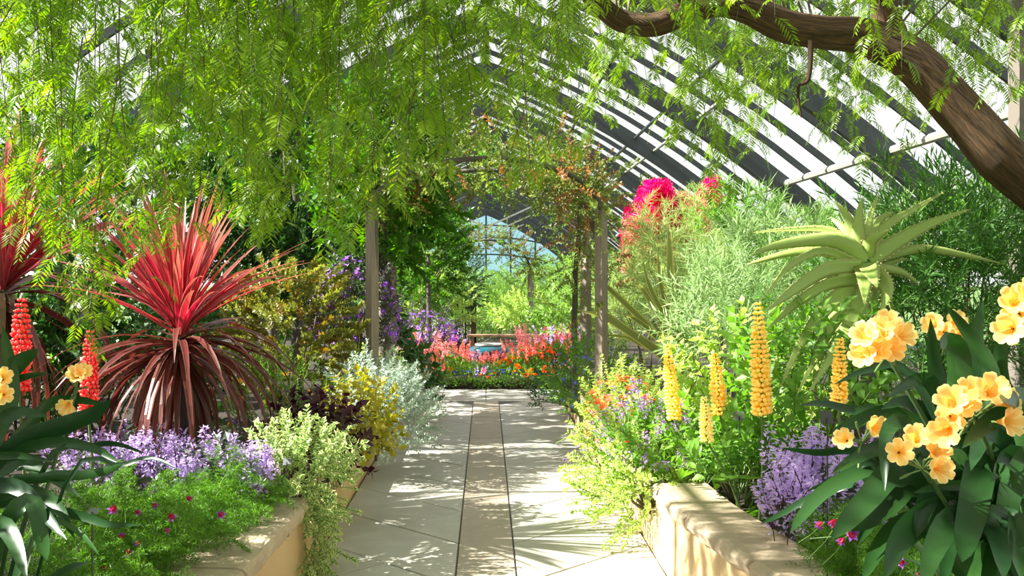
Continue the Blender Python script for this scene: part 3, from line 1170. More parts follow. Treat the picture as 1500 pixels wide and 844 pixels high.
def px_leaf(T, pts, d0, d1, w, mat, twist=None, name='leaf', thick=0.0, teeth=0, n=10, prof_=None, fold=.16, smooth=True, bow=0.0, root=None):
    """leaf along photo points from depth d0 (base) to d1 (tip); w = its width in px"""
    ds = np.linspace(d0, d1, len(pts)) + bow * np.sin(np.linspace(0, PI, len(pts)))
    q = np.array([P(x, y, d) for (x, y), d in zip(pts, ds)])
    if root is not None:                          # grows from the plant's foot
        q = np.vstack([np.asarray(root) + rng.normal(0, .03, 3) * [1, 1, 0], q])
        n += 3
    path_ = smooth_path(q, n)
    tw = rng.uniform(-.55, .55) if twist is None else twist
    return T.part(name, add_blade(MB(), path_, w * (d0 + d1) / 2 / F / max(.5, math.cos(tw)), None, tw, fold, prof_, None, thick, teeth), mat, smooth=smooth)


def cl_prof(x):
    return np.minimum(1, .4 + 1.5 * x) * np.clip(1 - x ** 4, 0, 1) ** .7 + .015


# ---- clivia flowers
def clivia_flower():
    mb = MB()
    for k in range(6):
        a = k * PI / 3
        h = np.array([math.cos(a), math.sin(a), 0])
        s = np.array([-math.sin(a), math.cos(a), 0])
        inner_ = k % 2
        prof_pts = [(.004, 0), (.008, .018), (.015, .038), (.025, .054), (.035, .063), (.041, .063)]
        pts = np.array([h * r_ + np.array([0, 0, z]) for r_, z in prof_pts])
        pw = lambda x: np.interp(x, [0, .3, .6, .8, 1], [.14, .42, .9, 1.0, .45])
        add_blade(mb, smooth_path(pts, 7), (.036 if inner_ else .031), s, 0, .13, pw, .3 + .4 * inner_)
    for k in range(6):
        a = k * PI / 3 + .5
        q = np.array([math.cos(a), math.sin(a), 0])
        add_tube(mb, [q * .002 + [0, 0, .01], q * .008 + [0, 0, .055]], .0008, 3, mi=1, cap=False)
    add_tube(mb, [(0, 0, -.035), (0, 0, .004)], [.0022, .0045], 5, mi=2, cap=False)
    return mb.mesh('flower', [F_CLIV, F_DAISY, M_GSTEM], smooth=True)


CLF = clivia_flower()


def umbel(T, centre, foot, flowers, d, buds=4, sc=1.0):
    """flowers: photo points of the blooms; each faces away from the umbel's centre and a little to the viewer"""
    c = P(*centre, d)
    p = smooth_path([foot, (np.asarray(foot) + c) / 2 + [0, .03, .05], c], 8)
    stalk = T.part('flower_stalk', add_tube(MB(), p, .006, 7), M_STALK, smooth=True)
    for (x, y) in flowers:
        dd = d - .05 - rng.uniform(0, .04)
        q = P(x, y, dd)
        v = nrm(q - c) + np.array([0, -.55, .1]) + rng.normal(0, .12, 3)
        v = nrm(v)
        T.inst('flower', CLF, orient(q - v * .045 * sc, v, sc=sc * rng.uniform(.78, .95)), stalk)
    mb = MB()
    for k in range(buds + len(flowers)):
        v = nrm(rng.normal(0, 1, 3) + [0, -.3, .6])
        add_tube(mb, smooth_path([c, c + v * .03, c + v * .06 + [0, 0, -.004]], 4), [.002, .002, .002, .004, .003], 5)
    T.part('bud_cluster', mb, M_GSTEM, stalk, smooth=True)


def random_clump(T, base, n, L, w, mat, elev=(15, 80), droop=(40, 100), seed=0, az=(0, 2 * PI), zmin=None, prof_=cl_prof):
    r = np.random.default_rng(seed)
    for k in range(n):
        a = r.uniform(*az)
        pts, side = arch_leaf(np.asarray(base) + [math.cos(a) * .05, math.sin(a) * .05, 0], a, R(r.uniform(*elev)), L * r.uniform(.75, 1.1), R(r.uniform(*droop)), 9)
        if zmin is not None:
            pts[:, 2] = np.maximum(pts[:, 2], zmin + .004 * k)
        T.part('leaf', add_blade(MB(), pts, w * r.uniform(.8, 1.15), side, r.normal(0, .25), .14, prof_, r.random()), mat, smooth=True)


CRB = np.array([1.52, 2.48, .345])
CR = Thing('clivia', 'large dark green clivia with umbels of pale apricot flowers beside the aloe', 'plant', CRB)
for pts, d0, d1, w in [
    ([(1300, 700), (1242, 711), (1189, 729), (1143, 754), (1114, 768)], 2.4, 2.5, 12),
    ([(1400, 760), (1310, 681), (1260, 692), (1207, 722), (1178, 754), (1157, 782)], 2.4, 2.3, 24),
    ([(1390, 740), (1310, 697), (1278, 725), (1242, 764), (1217, 791)], 2.35, 2.15, 38),
    ([(1420, 760), (1338, 711), (1306, 736), (1274, 761), (1246, 779)], 2.4, 2.25, 34),
    ([(1420, 720), (1349, 661), (1299, 654), (1253, 672), (1217, 695)], 2.4, 2.3, 25),
    ([(1400, 680), (1320, 608), (1278, 608), (1242, 624), (1217, 633)], 2.5, 2.45, 22),
    ([(1380, 660), (1292, 604), (1253, 603), (1207, 592), (1171, 594)], 2.55, 2.5, 14),
    ([(1350, 700), (1253, 661), (1199, 663), (1143, 656)], 2.5, 2.5, 13),
    ([(1440, 790), (1384, 747), (1342, 764), (1313, 796), (1295, 850)], 2.3, 2.0, 44),
    ([(1470, 760), (1440, 680), (1424, 743), (1413, 793), (1409, 824)], 2.3, 2.0, 46),
    ([(1440, 800), (1405, 745), (1388, 800), (1382, 860)], 2.3, 2.05, 34),
    ([(1480, 800), (1497, 745), (1491, 793), (1495, 850)], 2.25, 2.0, 40),
    ([(1470, 760), (1440, 716), (1380, 712), (1338, 722)], 2.3, 2.15, 18),
    ([(1520, 640), (1477, 608), (1441, 626), (1409, 657)], 2.2, 2.05, 32),
    ([(1560, 660), (1520, 600), (1490, 583), (1468, 588)], 2.2, 2.05, 40),
    ([(1430, 680), (1374, 572), (1342, 556), (1299, 582)], 2.4, 2.3, 25),
    ([(1420, 760), (1395, 620), (1372, 543), (1363, 466)], 2.45, 2.5, 28),
    ([(1430, 760), (1405, 620), (1404, 530), (1392, 498), (1378, 510)], 2.4, 2.3, 36),
    ([(1480, 760), (1455, 560), (1420, 493), (1386, 447)], 2.4, 2.5, 24),
    ([(1500, 780), (1480, 620), (1462, 540), (1478, 468)], 2.45, 2.5, 30),
    ([(1400, 680), (1330, 545), (1270, 543), (1221, 564)], 2.5, 2.5, 12),
    ([(1410, 680), (1349, 561), (1299, 536), (1270, 520)], 2.5, 2.55, 14),
    ([(1420, 780), (1370, 690), (1310, 655), (1280, 660)], 2.45, 2.4, 22),
    ([(1430, 800), (1360, 760), (1310, 770), (1270, 810)], 2.35, 2.2, 30),
    ([(1450, 800), (1440, 720), (1460, 690), (1500, 720)], 2.3, 2.1, 34),
    ([(1460, 820), (1450, 770), (1462, 790), (1470, 850)], 2.25, 2.0, 44),
    ([(1480, 780), (1500, 680), (1520, 670), (1540, 720)], 2.2, 2.1, 36),
    ([(1420, 780), (1380, 640), (1330, 590), (1290, 600)], 2.5, 2.5, 24),
    ([(1440, 760), (1440, 560), (1430, 500), (1440, 440)], 2.5, 2.6, 26),
    ([(1330, 780), (1270, 700), (1230, 700), (1180, 720)], 2.5, 2.5, 12),
    ([(1380, 720), (1330, 625), (1300, 635), (1296, 720)], 2.3, 2.2, 26),
    ([(1440, 800), (1400, 760), (1370, 800), (1350, 865)], 2.25, 1.98, 42),
    ([(1460, 800), (1480, 765), (1500, 800), (1512, 865)], 2.2, 2.0, 42),
    ([(1380, 800), (1330, 770), (1290, 800), (1262, 855)], 2.4, 2.25, 32),
    ([(1400, 780), (1340, 720), (1290, 740), (1255, 800)], 2.42, 2.3, 34),
    ([(1420, 760), (1400, 705), (1360, 725), (1338, 795)], 2.32, 2.15, 40),
    ([(1470, 740), (1470, 655), (1442, 645), (1422, 690)], 2.32, 2.18, 34),
    ([(1450, 720), (1420, 650), (1370, 650), (1340, 690)], 2.38, 2.25, 28),
    ([(1500, 760), (1515, 690), (1480, 665), (1452, 705)], 2.3, 2.18, 36),
    ([(1450, 820), (1430, 790), (1425, 820), (1430, 870)], 2.2, 2.02, 40),
    ([(1490, 820), (1470, 780), (1455, 810), (1448, 870)], 2.2, 2.05, 38),
]:
    px_leaf(CR, pts, d0, d1, w, G_CLIVIA, prof_=cl_prof, bow=.05, root=CRB)
random_clump(CR, CRB + [.0, .05, 0], 40, .62, .06, G_CLIVIA, (30, 85), (50, 130), 5)
random_clump(CR, CRB + [-.05, -.12, .02], 40, .5, .058, G_CLIVIA, (40, 85), (70, 140), 8, (-2.9, -.4))
umbel(CR, (1300, 520), CRB, [(1268, 492), (1300, 472), (1325, 490), (1285, 512), (1264, 518), (1308, 512), (1290, 485)], 2.4, sc=.92)
umbel(CR, (1428, 612), CRB + [.02, -.05, 0], [(1393, 588), (1422, 572), (1452, 572), (1475, 585), (1392, 612), (1384, 632), (1482, 618), (1412, 590)], 2.2, sc=.95)
umbel(CR, (1352, 688), CRB + [-.03, -.03, 0], [(1343, 640), (1374, 660), (1318, 662), (1378, 688)], 2.2, 7, sc=.85)
umbel(CR, (1262, 650), CRB + [-.05, 0, 0], [(1236, 643), (1284, 626)], 2.4, 8, sc=.75)
umbel(CR, (1508, 462), CRB + [.1, .05, 0], [(1486, 440), (1492, 458), (1510, 430), (1478, 482)], 2.3, sc=.95)
umbel(CR, (1388, 490), CRB + [.08, .15, 0], [(1366, 475), (1400, 470), (1382, 485), (1408, 490)], 2.75, sc=.85)

CLB = np.array([-1.42, 2.85, .345])
CL = Thing('clivia', 'dark clivia with few pale yellow flowers in front of the red lupins', 'plant', CLB)
for pts, d0, d1, w in [
    ([(-10, 720), (28, 650), (89, 626), (135, 608), (163, 586)], 2.8, 2.7, 30),
    ([(-30, 740), (7, 711), (39, 722), (68, 757), (98, 791)], 2.7, 2.5, 24),
    ([(-20, 720), (28, 661), (89, 647), (142, 658), (178, 681)], 2.8, 2.65, 17),
    ([(-20, 740), (64, 700), (114, 697), (156, 690), (180, 680)], 2.75, 2.6, 16),
    ([(-20, 760), (60, 745), (124, 757), (160, 768), (210, 768)], 2.7, 2.55, 14),
    ([(0, 790), (45, 735), (60, 790), (68, 822)], 2.6, 2.45, 26),
    ([(-50, 690), (10, 668), (40, 668), (78, 677)], 2.75, 2.7, 12),
    ([(-40, 690), (0, 622), (30, 605), (70, 610)], 2.8, 2.8, 24),
    ([(-30, 680), (0, 580), (30, 555), (72, 546)], 2.85, 2.85, 14),
    ([(-30, 640), (0, 560), (25, 535), (56, 511)], 2.8, 2.85, 34),
    ([(-20, 700), (10, 600), (16, 550), (4, 476)], 2.8, 2.85, 30),
    ([(100, 700), (178, 682), (220, 671), (262, 688)], 2.65, 2.55, 7),
    ([(20, 760), (85, 764), (121, 786), (146, 814)], 2.65, 2.5, 9),
    ([(-30, 800), (0, 770), (20, 790), (40, 850)], 2.6, 2.4, 30),
    ([(-20, 760), (30, 720), (80, 735), (110, 790)], 2.75, 2.6, 22),
    ([(-30, 740), (20, 680), (60, 690), (120, 730)], 2.8, 2.7, 24),
    ([(-10, 720), (60, 600), (110, 585), (160, 595)], 2.85, 2.9, 16),
    ([(60, 690), (130, 655), (170, 650), (215, 665)], 2.75, 2.75, 9),
]:
    px_leaf(CL, pts, d0, d1, w, G_CLIVIA, prof_=cl_prof, bow=.04, root=CLB)
random_clump(CL, CLB, 24, .58, .05, G_CLIVIA, (20, 80), (50, 120), 6)
umbel(CL, (112, 570), CLB, [(122, 545), (98, 595), (112, 548)], 2.9, 4, sc=.78)
umbel(CL, (-8, 575), CLB, [(4, 552), (5, 578), (-12, 560)], 2.75, 4, sc=.8)

# ---- aloe
AB = np.array([1.92, 5.05, .34])
AL = Thing('aloe', 'tall single-stemmed aloe with long arching pale green toothed leaves', 'plant', AB)
ac = P(1263, 395, 5.0)
AL.part('trunk', add_tube(MB(), smooth_path([AB - [0, 0, .03], (AB + ac) / 2 + [.01, 0, 0], ac + [0, .05, -.08]], 12), np.linspace(.075, .05, 13), 10, noise=.08), M_TRUNK, smooth=True)


def alp(x):
    return np.clip(1 - x ** 1.6, 0, 1) * np.minimum(1, .85 + x) + .01


for k, (pts, w, dd) in enumerate([
    ([(450, 250), (445, 130), (460, 20)], 17, -.02), ([(475, 240), (490, 110), (525, 10)], 11, .08), ([(485, 235), (520, 130), (590, 85)], 14, .12),
    ([(475, 265), (500, 200), (575, 158)], 19, -.12), ([(440, 245), (400, 110), (345, 40)], 14, .05), ([(445, 235), (380, 150), (325, 105)], 11, .15),
    ([(470, 285), (380, 215), (280, 200), (100, 225), (-10, 272)], 23, -.15), ([(450, 300), (330, 250), (180, 250), (40, 285), (-20, 305)], 13, .1),
    ([(430, 260), (330, 165), (150, 160), (0, 172)], 11, .2), ([(440, 300), (300, 245), (170, 300), (90, 390), (40, 450)], 11, -.25),
    ([(450, 310), (320, 320), (200, 390), (120, 450), (50, 505)], 19, -.25), ([(450, 360), (320, 380), (200, 450), (130, 510), (60, 575)], 16, -.2),
    ([(440, 390), (330, 460), (250, 560), (180, 680), (105, 840)], 20, -.3), ([(450, 410), (340, 540), (270, 680), (185, 850)], 18, -.25),
    ([(475, 380), (440, 480), (390, 580), (320, 700), (225, 850)], 22, -.35), ([(430, 390), (290, 500), (200, 640), (145, 810)], 15, -.1),
    ([(495, 345), (545, 375), (560, 430), (530, 510)], 25, -.25), ([(490, 285), (600, 210), (750, 130), (910, 72)], 21, -.05),
    ([(485, 265), (550, 150), (680, 70), (810, -5)], 13, .15), ([(500, 310), (620, 335), (700, 390)], 13, .1), ([(500, 300), (570, 288), (650, 280)], 15, .2),
    ([(485, 360), (500, 440), (512, 530)], 20, -.1), ([(520, 280), (700, 240), (900, 270), (1045, 302)], 13, .1), ([(465, 420), (400, 640), (360, 820)], 18, -.15),
    ([(475, 420), (440, 620), (425, 830)], 18, -.05), ([(460, 400), (300, 640), (250, 840)], 16, .05), ([(490, 400), (480, 600), (470, 820)], 16, .1),
    ([(460, 250), (420, 160), (400, 90)], 13, .2), ([(470, 250), (460, 150), (440, 70)], 12, .2), ([(500, 300), (560, 400), (590, 520)], 14, .15),
    ([(480, 300), (500, 350), (520, 400)], 22, -.35), ([(470, 310), (470, 380), (468, 470)], 24, -.3)]):
    q = [(1100 + a / 2.8125, 280 + b / 2.8125) for a, b in pts]
    px_leaf(AL, q, 5.0, 5.0 + dd, w * 1.3, G_ALOE, rng.uniform(-.45, .45), thick=.022, teeth=16 if k < 20 else 8, n=12, prof_=alp)

# ---- phormium
PB = np.array([1.55, 8.2, .34])
PH = Thing('phormium', 'yellow-edged sword-leaved flax fanning out behind the coral-flowered plant', 'plant', PB)
for pts, w in [([(860, 760), (600, 560), (478, 465)], 13), ([(850, 740), (560, 420), (443, 355)], 12), ([(850, 740), (660, 520), (608, 460)], 15), ([(840, 760), (560, 540), (405, 488)], 13),
               ([(860, 760), (740, 570), (700, 505)], 13), ([(860, 740), (740, 500), (690, 385)], 12), ([(850, 740), (700, 440), (640, 370)], 12), ([(870, 740), (800, 450), (790, 200), (785, 130)], 14),
               ([(870, 740), (830, 450), (810, 260)], 12), ([(880, 740), (780, 520), (760, 350)], 12), ([(870, 750), (690, 560), (590, 500)], 12), ([(880, 740), (870, 500), (860, 300)], 12),
               ([(860, 760), (650, 620), (520, 590)], 11), ([(880, 740), (720, 420), (680, 280)], 11), ([(870, 740), (760, 420), (740, 230)], 11), ([(880, 740), (920, 480), (960, 330)], 12)]:
    q = [(700 + a / 2.8125, 280 + b / 2.8125) for a, b in pts]
    px_leaf(PH, q, 8.2, 8.2 + rng.uniform(-.4, .2), w, G_PHOR, prof_=strap_prof, smooth=False, root=PB)

# ---- crinum-like strap plants
for (x, y, d, n, L, lab) in [(925, 590, 7.2, 26, .62, 'glossy light green strap-leaved lily clump beside blue flowers'), (860, 560, 9.2, 18, .55, 'small strap-leaved lily clump at the foot of the wooden posts')]:
    b = np.array([P(x, y, d)[0], d, soil_z(P(x, y, d)[0], d)])
    T = Thing('lily_clump', lab, 'plant', b)
    random_clump(T, b, n, L, .035, G_STRAPG, (30, 85), (50, 130), int(x), zmin=b[2] + .03, prof_=strap_prof)

# ------------------------------------------------------------------ flower beds, near


def fern_plume(seed):
    r = np.random.default_rng(seed)
    mb = MB()
    L = .30
    tz = np.linspace(0, 1, 9)
    path = np.column_stack([np.zeros(9), .16 * tz ** 2, L * (tz - .42 * tz ** 2.4)])
    add_tube(mb, path, np.linspace(.0016, .0006, 9), 3, mi=1, cap=False)
    for q in range(16):
        u = .2 + .8 * q / 16
        b = np.array([np.interp(u, tz, path[:, c]) for c in range(3)])
        for sg in (-1, 1):
            l2 = .075 * (1.15 - u) + .015
            dirv = nrm(np.array([sg * .9, .45, .1]) + r.normal(0, .12, 3))
            nn = 16
            w = r.random(nn)
            pos = b + dirv * (w * l2)[:, None]
            d = dirv * .6 + r.normal(0, .6, (nn, 3))
            scatter(mb, pos, d, r.normal(size=(nn, 3)), .017, .0026, r.random(nn), 4)
    return mb.mesh('frond', [G_FERN, M_GSTEM])


FERN = [fern_plume(300 + i) for i in range(5)]


def off_wall(x, y, m=.03):
    """push a planting spot off the coping into the soil"""
    line = WR if x > 0 else WL
    lim = (float(np.interp(y, line[:, 1], np.abs(line[:, 0]))) + .27 if y < 5.36 else 1.17) + m
    return math.copysign(max(abs(x), lim + .06 * rng.random()), x)


def fern_patch(label, pts, n, group=None, sc=(.8, 1.3)):
    """asparagus fern: fronds along a strip of bed; pts = (x, y, half-width, spread-depth)"""
    c = np.mean([p[:2] for p in pts], axis=0)
    T = Thing('asparagus_fern', label, 'fern', (c[0], c[1], soil_z(*c)), group)
    for k in range(n):
        q = pts[k % len(pts)]
        a = rng.uniform(0, 2 * PI)
        rr = rng.random() ** .5
        x, y = q[0] + math.cos(a) * q[2] * rr, q[1] + math.sin(a) * q[3] * rr
        x = off_wall(x, y, -.07)
        v = nrm(np.array([math.cos(a) * rr * .8, math.sin(a) * rr * .8 - .25, .9]) + rng.normal(0, .25, 3))
        T.inst('frond', random.choice(FERN), orient((x, y, soil_z(x, y) + rng.uniform(0, .10)), v, sc=rng.uniform(*sc)))
    return T


fern_patch('bright feathery asparagus fern on the planter corner under the lavender flowers', [(-1.2, 3.9, .14, .35), (-1.24, 4.3, .16, .3)], 80)
fern_patch('shaded feathery asparagus fern beside the small clivia', [(-1.28, 3.55, .2, .3), (-1.5, 3.6, .25, .3)], 75)
fern_patch('feathery asparagus fern below the lavender flowers at the coping end', [(-1.15, 4.75, .14, .25)], 40)
fern_patch('feathery asparagus fern on the coping under the large clivia', [(1.42, 3.3, .2, .3), (1.34, 3.7, .12, .25)], 90)
fern_patch('feathery asparagus fern in shade under the apricot flowers', [(1.5, 2.75, .25, .25), (1.55, 3.1, .25, .25)], 60)

# crimson and violet fuchsia-like blooms among the ferns
def fuchsia():
    mb = MB()
    n = 5
    a = np.arange(n) * 2 * PI / n
    scatter(mb, np.tile([0, 0, 0.0], (n, 1)), np.column_stack([np.cos(a) * .45, np.sin(a) * .45, np.full(n, -1.0)]), np.column_stack([np.cos(a), np.sin(a), np.zeros(n)]), .045, .02, None, 5, 0)
    scatter(mb, np.tile([0, 0, -.025], (n, 1)), np.column_stack([np.cos(a + .5), np.sin(a + .5), np.full(n, -.25)]), np.tile([0, 0, 1.0], (n, 1)), .03, .018, None, 5, 1)
    add_tube(mb, [(0, 0, -.2), (.015, .0, -.1), (.012, 0, .02), (0, 0, 0)], .0015, 3, mi=2, cap=False)
    return mb.mesh('flower', [F_FUCH, F_VIOLET, M_GSTEM])


FUCH = fuchsia()
for lab, spots, d in [('crimson and violet bell flowers among the ferns near the small clivia', [(222, 740), (247, 752), (168, 740), (322, 752), (272, 728), (198, 748), (178, 790), (186, 805), (150, 828), (85, 838), (205, 792), (135, 830), (240, 775), (100, 800)], 3.6),
                      ('crimson and violet bell flowers among the ferns under the large clivia', [(1243, 780), (1236, 788), (1205, 765), (1290, 803), (1345, 838), (1360, 830), (1225, 760), (1260, 770), (1320, 820)], 2.75)]:
    c = np.mean([P(*s, d) for s in spots], axis=0)
    T = Thing('bellflower_plant', lab, 'flower', (c[0], d, .34))
    for s in spots:
        dd = d + rng.uniform(-.15, .15)
        T.inst('flower', FUCH, orient(P(*s, dd), np.array([0, -.4, .8]) + rng.normal(0, .5, 3), sc=rng.uniform(.55, .85)))

# lavender plectranthus
LAV = [spike_mesh('flower_spike', .2, .05, 60, .026, .0085, [F_LAV, G_MAROON], 400 + i, .35, .2) for i in range(5)]
PLEC = [sprig('sprig', .16, 10, .06, .035, 65, [G_PLEC, M_TWIG], 420 + i) for i in range(3)]


def plectranthus(label, spots, n_sp, n_leaf, zt):
    c = np.mean([s[:2] for s in spots], axis=0)
    T = Thing('lavender_plectranthus', label, 'flower', (c[0], c[1], soil_z(*c)))
    for k in range(n_leaf):
        q = spots[k % len(spots)]
        x, y = q[0] + rng.normal(0, q[2] * .5), q[1] + rng.normal(0, q[3] * .5)
        x = off_wall(x, y)
        T.inst('sprig', random.choice(PLEC), orient((x, y, soil_z(x, y) + rng.uniform(.02, .2)), np.array([0, -.3, 1]) + rng.normal(0, .4, 3), sc=rng.uniform(.9, 1.3)))
    for k in range(n_sp):
        q = spots[k % len(spots)]
        x, y = q[0] + rng.uniform(-1, 1) * q[2], q[1] + rng.uniform(-1, 1) * q[3]
        x = off_wall(x, y, -.08)
        T.inst('flower_spike', random.choice(LAV), orient((x, y, soil_z(x, y) + rng.uniform(.04, zt)), np.array([0, -.25, 1]) + rng.normal(0, .25, 3), sc=rng.uniform(.8, 1.2)))


plectranthus('broad drift of lavender plectranthus spikes at the foot of the red cordyline', [(-1.95, 5.15, .25, .3), (-1.6, 5.05, .25, .3), (-1.3, 5.0, .22, .3), (-1.12, 4.85, .08, .2), (-1.75, 5.4, .35, .3)], 190, 110, .2)
plectranthus('lavender plectranthus clump beside the coping stones and aloe', [(1.36, 4.15, .18, .2), (1.5, 4.05, .2, .25), (1.32, 4.3, .13, .15), (1.55, 4.3, .2, .2)], 110, 90, .34)

# lupins
def blob(r, seed=0):
    lat = [(-1, 0), (-.55, .8), (.1, 1), (.65, .72), (1, 0)]
    return lat


def lupin(label, foot_px, top_px, d, spike_from, wpx, mat, group=None, leaves=7):
    a, b = P(*foot_px, d), P(*top_px, d)
    bx = a[0] if a[0] < 0 else max(a[0], 1.2 if d > 5.36 else float(np.interp(d, WR[:, 1], WR[:, 0])) + .32)
    base = np.array([bx, d + .05, soil_z(bx, d)])
    T = Thing('lupin', label, 'flower', base, group)
    st = smooth_path([base - [0, 0, .02], (base + a) / 2 + [.01, 0, 0], a, (a + b) / 2 + [.006, 0, 0], b], 16)
    T.part('stem', add_tube(MB(), st, np.linspace(.008, .003, 17), 6), M_GSTEM, smooth=True)
    mb = MB()
    L = np.linalg.norm(b - a)
    rad = wpx / 2 * d / F
    nw = int(L / (.44 * rad))
    ax = nrm(b - a)
    e1 = nrm(np.cross(ax, [0, 1, 0]))
    e2 = np.cross(ax, e1)
    th = np.linspace(0, 2 * PI, 6, endpoint=False)
    lat = [(-1.0, .05), (-.4, .8), (.3, .85), (1.0, .15)]
    for k in range(nw):
        u = k / nw
        c = a + ax * L * u
        rr = rad * (1 - .75 * u ** 3.0)
        sz = .0125 * (1 - .55 * u ** 2) * rad / .05
        m_ = 11
        for q in range(m_):
            phi = q * 2 * PI / m_ + k * .37
            out_ = e1 * math.cos(phi) + e2 * math.sin(phi)
            ctr = c + out_ * rr * rng.uniform(.6, .85) + ax * rng.normal(0, .003)
            dr = nrm(out_ + ax * .35)
            s1 = nrm(np.cross(dr, ax))
            s2 = np.cross(dr, s1)
            V = np.concatenate([ctr + dr * sz * 1.25 * z + (s1 * np.cos(th)[:, None] + s2 * np.sin(th)[:, None]) * sz * r_ for z, r_ in lat])
            i = np.arange(24).reshape(4, 6)
            Fc = np.stack([i[:-1], np.roll(i[:-1], -1, 1), np.roll(i[1:], -1, 1), i[1:]], -1).reshape(-1, 4)
            t = rng.random()
            A = np.column_stack([np.full(24, t), np.repeat([0, .2, .8, 1.0], 6), np.full(24, .5)])
            mb.add(V, Fc, A)
    T.part('florets', mb, mat, smooth=True, stuff=True)
    for k in range(leaves):                                   # palmate leaves
        az = rng.uniform(0, 2 * PI)
        c = base + [math.cos(az) * .12, math.sin(az) * .12, rng.uniform(.12, .34)]
        mb = MB()
        add_tube(mb, smooth_path([base + [0, 0, .08], (base + c) / 2 + [0, 0, .06], c], 4), .0025, 4, mi=1)
        m_ = 8
        ph = np.arange(m_) * 2 * PI / m_ + az
        scatter(mb, np.tile(c, (m_, 1)), np.column_stack([np.cos(ph), np.sin(ph), np.full(m_, .25)]), np.tile([0, 0, 1.0], (m_, 1)), .075, .022, None)
        T.part('leaf', mb, [G_MID, M_GSTEM])
    return T


lupin('tallest yellow lupin spike beside the aloe leaves', (1116, 605), (1110, 438), 4.7, 0, 31, F_YEL)
lupin('yellow lupin spike between the tallest and the thin leaning spike', (1054, 605), (1047, 514), 4.9, 0, 25, F_YEL)
lupin('thin leaning yellow lupin spike behind the coral flowers', (988, 612), (976, 500), 5.4, 0, 23, F_YEL)
lupin('yellow lupin spike between the aloe and the apricot flowers', (1229, 588), (1231, 492), 4.2, 0, 25, F_YEL)
lupin('short pale cream-yellow lupin spike among green leaves', (1036, 645), (1031, 578), 4.8, 0, 21, F_PALE)
lupin('red lupin spike beside the dried trunk leaves of a cordyline', (28, 570), (32, 432), 4.6, 0, 34, F_RED)
lupin('red lupin spike behind the pale yellow clivia flowers', (130, 610), (132, 480), 4.7, 0, 28, F_RED)

# leafy fillers of the sunny bed
SP_BROAD = [sprig('sprig', .24, 12, .085, .048, 68, [G_MID, M_GSTEM], 500 + i, whorl=2) for i in range(3)]
SP_LIMEB = [sprig('sprig', .24, 12, .075, .045, 68, [G_LIME, M_GSTEM], 510 + i, whorl=2) for i in range(3)]
shrub('broadleaf_salvia', 'leafy light green salvia behind the yellow lupins', 'plant', P(1095, 590, 5.7), (.40, .3, .33), 85, SP_LIMEB, .55)
shrub('broadleaf_salvia', 'mid green leafy plant on the soil before the lupins', 'plant', P(1090, 685, 5.1), (.28, .22, .15), 70, SP_BROAD, .6)
shrub('broadleaf_salvia', 'mid green leafy plant below the thin leaning lupin', 'plant', P(1015, 670, 5.9), (.24, .25, .2), 70, SP_BROAD, .55)
shrub('broadleaf_salvia', 'leafy green plant filling the bed under the aloe', 'plant', P(1180, 580, 5.0), (.30, .3, .3), 70, SP_BROAD, .55)

SP_LIME = [sprig('sprig', .2, 22, .034, .024, 66, [G_LIME, M_GSTEM], 520 + i, whorl=2) for i in range(3)]
PUR_SP = [spike_mesh('flower_spike', .16, .025, 30, .014, .008, [F_VIOLETL, M_GSTEM], 530 + i, .4, .35) for i in range(3)]
COR_FL = [flower5('flower', .03, [F_CORAL, F_ORANGE], 6, .5, .6, 540 + i) for i in range(2)]
CORO_FL = [flower5('flower', .03, [leafmat('salmon_petal', (.90, .20, .06), (.86, .12, .04), trans=.3), F_ORANGE], 6, .3, .7, 545)]
shrub('coral_flower', 'lime-leaved plant topped with coral orange flowers on the path edge', 'flower', P(918, 612, 7.0), (.26, .5, .26), 120, SP_LIME, .5, flowers=CORO_FL, nfl=130, fl_up=1.2, fscale=(.9, 1.4))
shrub('trailing_lime_plant', 'lime green trailing plant with tiny purple flowers spilling onto sunny paving', 'plant', P(905, 690, 6.35), (.17, .75, .27), 190, SP_LIME, .3, flowers=PUR_SP, nfl=26, inner=.5, base=(1.0, 6.4, .16))
shrub('trailing_lime_plant', 'lime trailing plant hanging over the end of the coping', 'plant', P(948, 715, 5.62), (.14, .3, .22), 110, SP_LIME, .1, hang=.15, inner=.5, base=(1.0, 5.65, .16))
shrub('purple_salvia', 'small purple-flowered salvia between coral flowers and lupins', 'flower', P(955, 660, 5.75), (.22, .25, .2), 60, SP_BROAD, .6, flowers=PUR_SP, nfl=45, fl_up=1.0, fscale=(.9, 1.4), scale=(.5, .8))
SP_DARKB = [sprig('sprig', .2, 18, .05, .022, 62, [G_DARKB, M_GSTEM], 550 + i) for i in range(3)]
SP_MIDF = [sprig('sprig', .2, 20, .05, .02, 60, [G_MID, M_GSTEM], 555 + i) for i in range(3)]
BLUE_FL = [flower5('flower', .016, [F_BLUE, F_WHITE], 5, .3, .8, 560)]
shrub('blue_flower_plant', 'dark green bush dotted with tiny blue flowers at the path corner', 'flower', P(822, 572, 10.6), (.28, .5, .30), 100, SP_DARKB, .5, flowers=BLUE_FL, nfl=40, fscale=(1, 1.6))
shrub('blue_flower_plant', 'mid green bush dotted with tiny blue flowers under the wooden posts', 'flower', P(862, 565, 8.8), (.30, .6, .36), 130, SP_MIDF, .55, flowers=BLUE_FL, nfl=60, fscale=(1, 1.6))

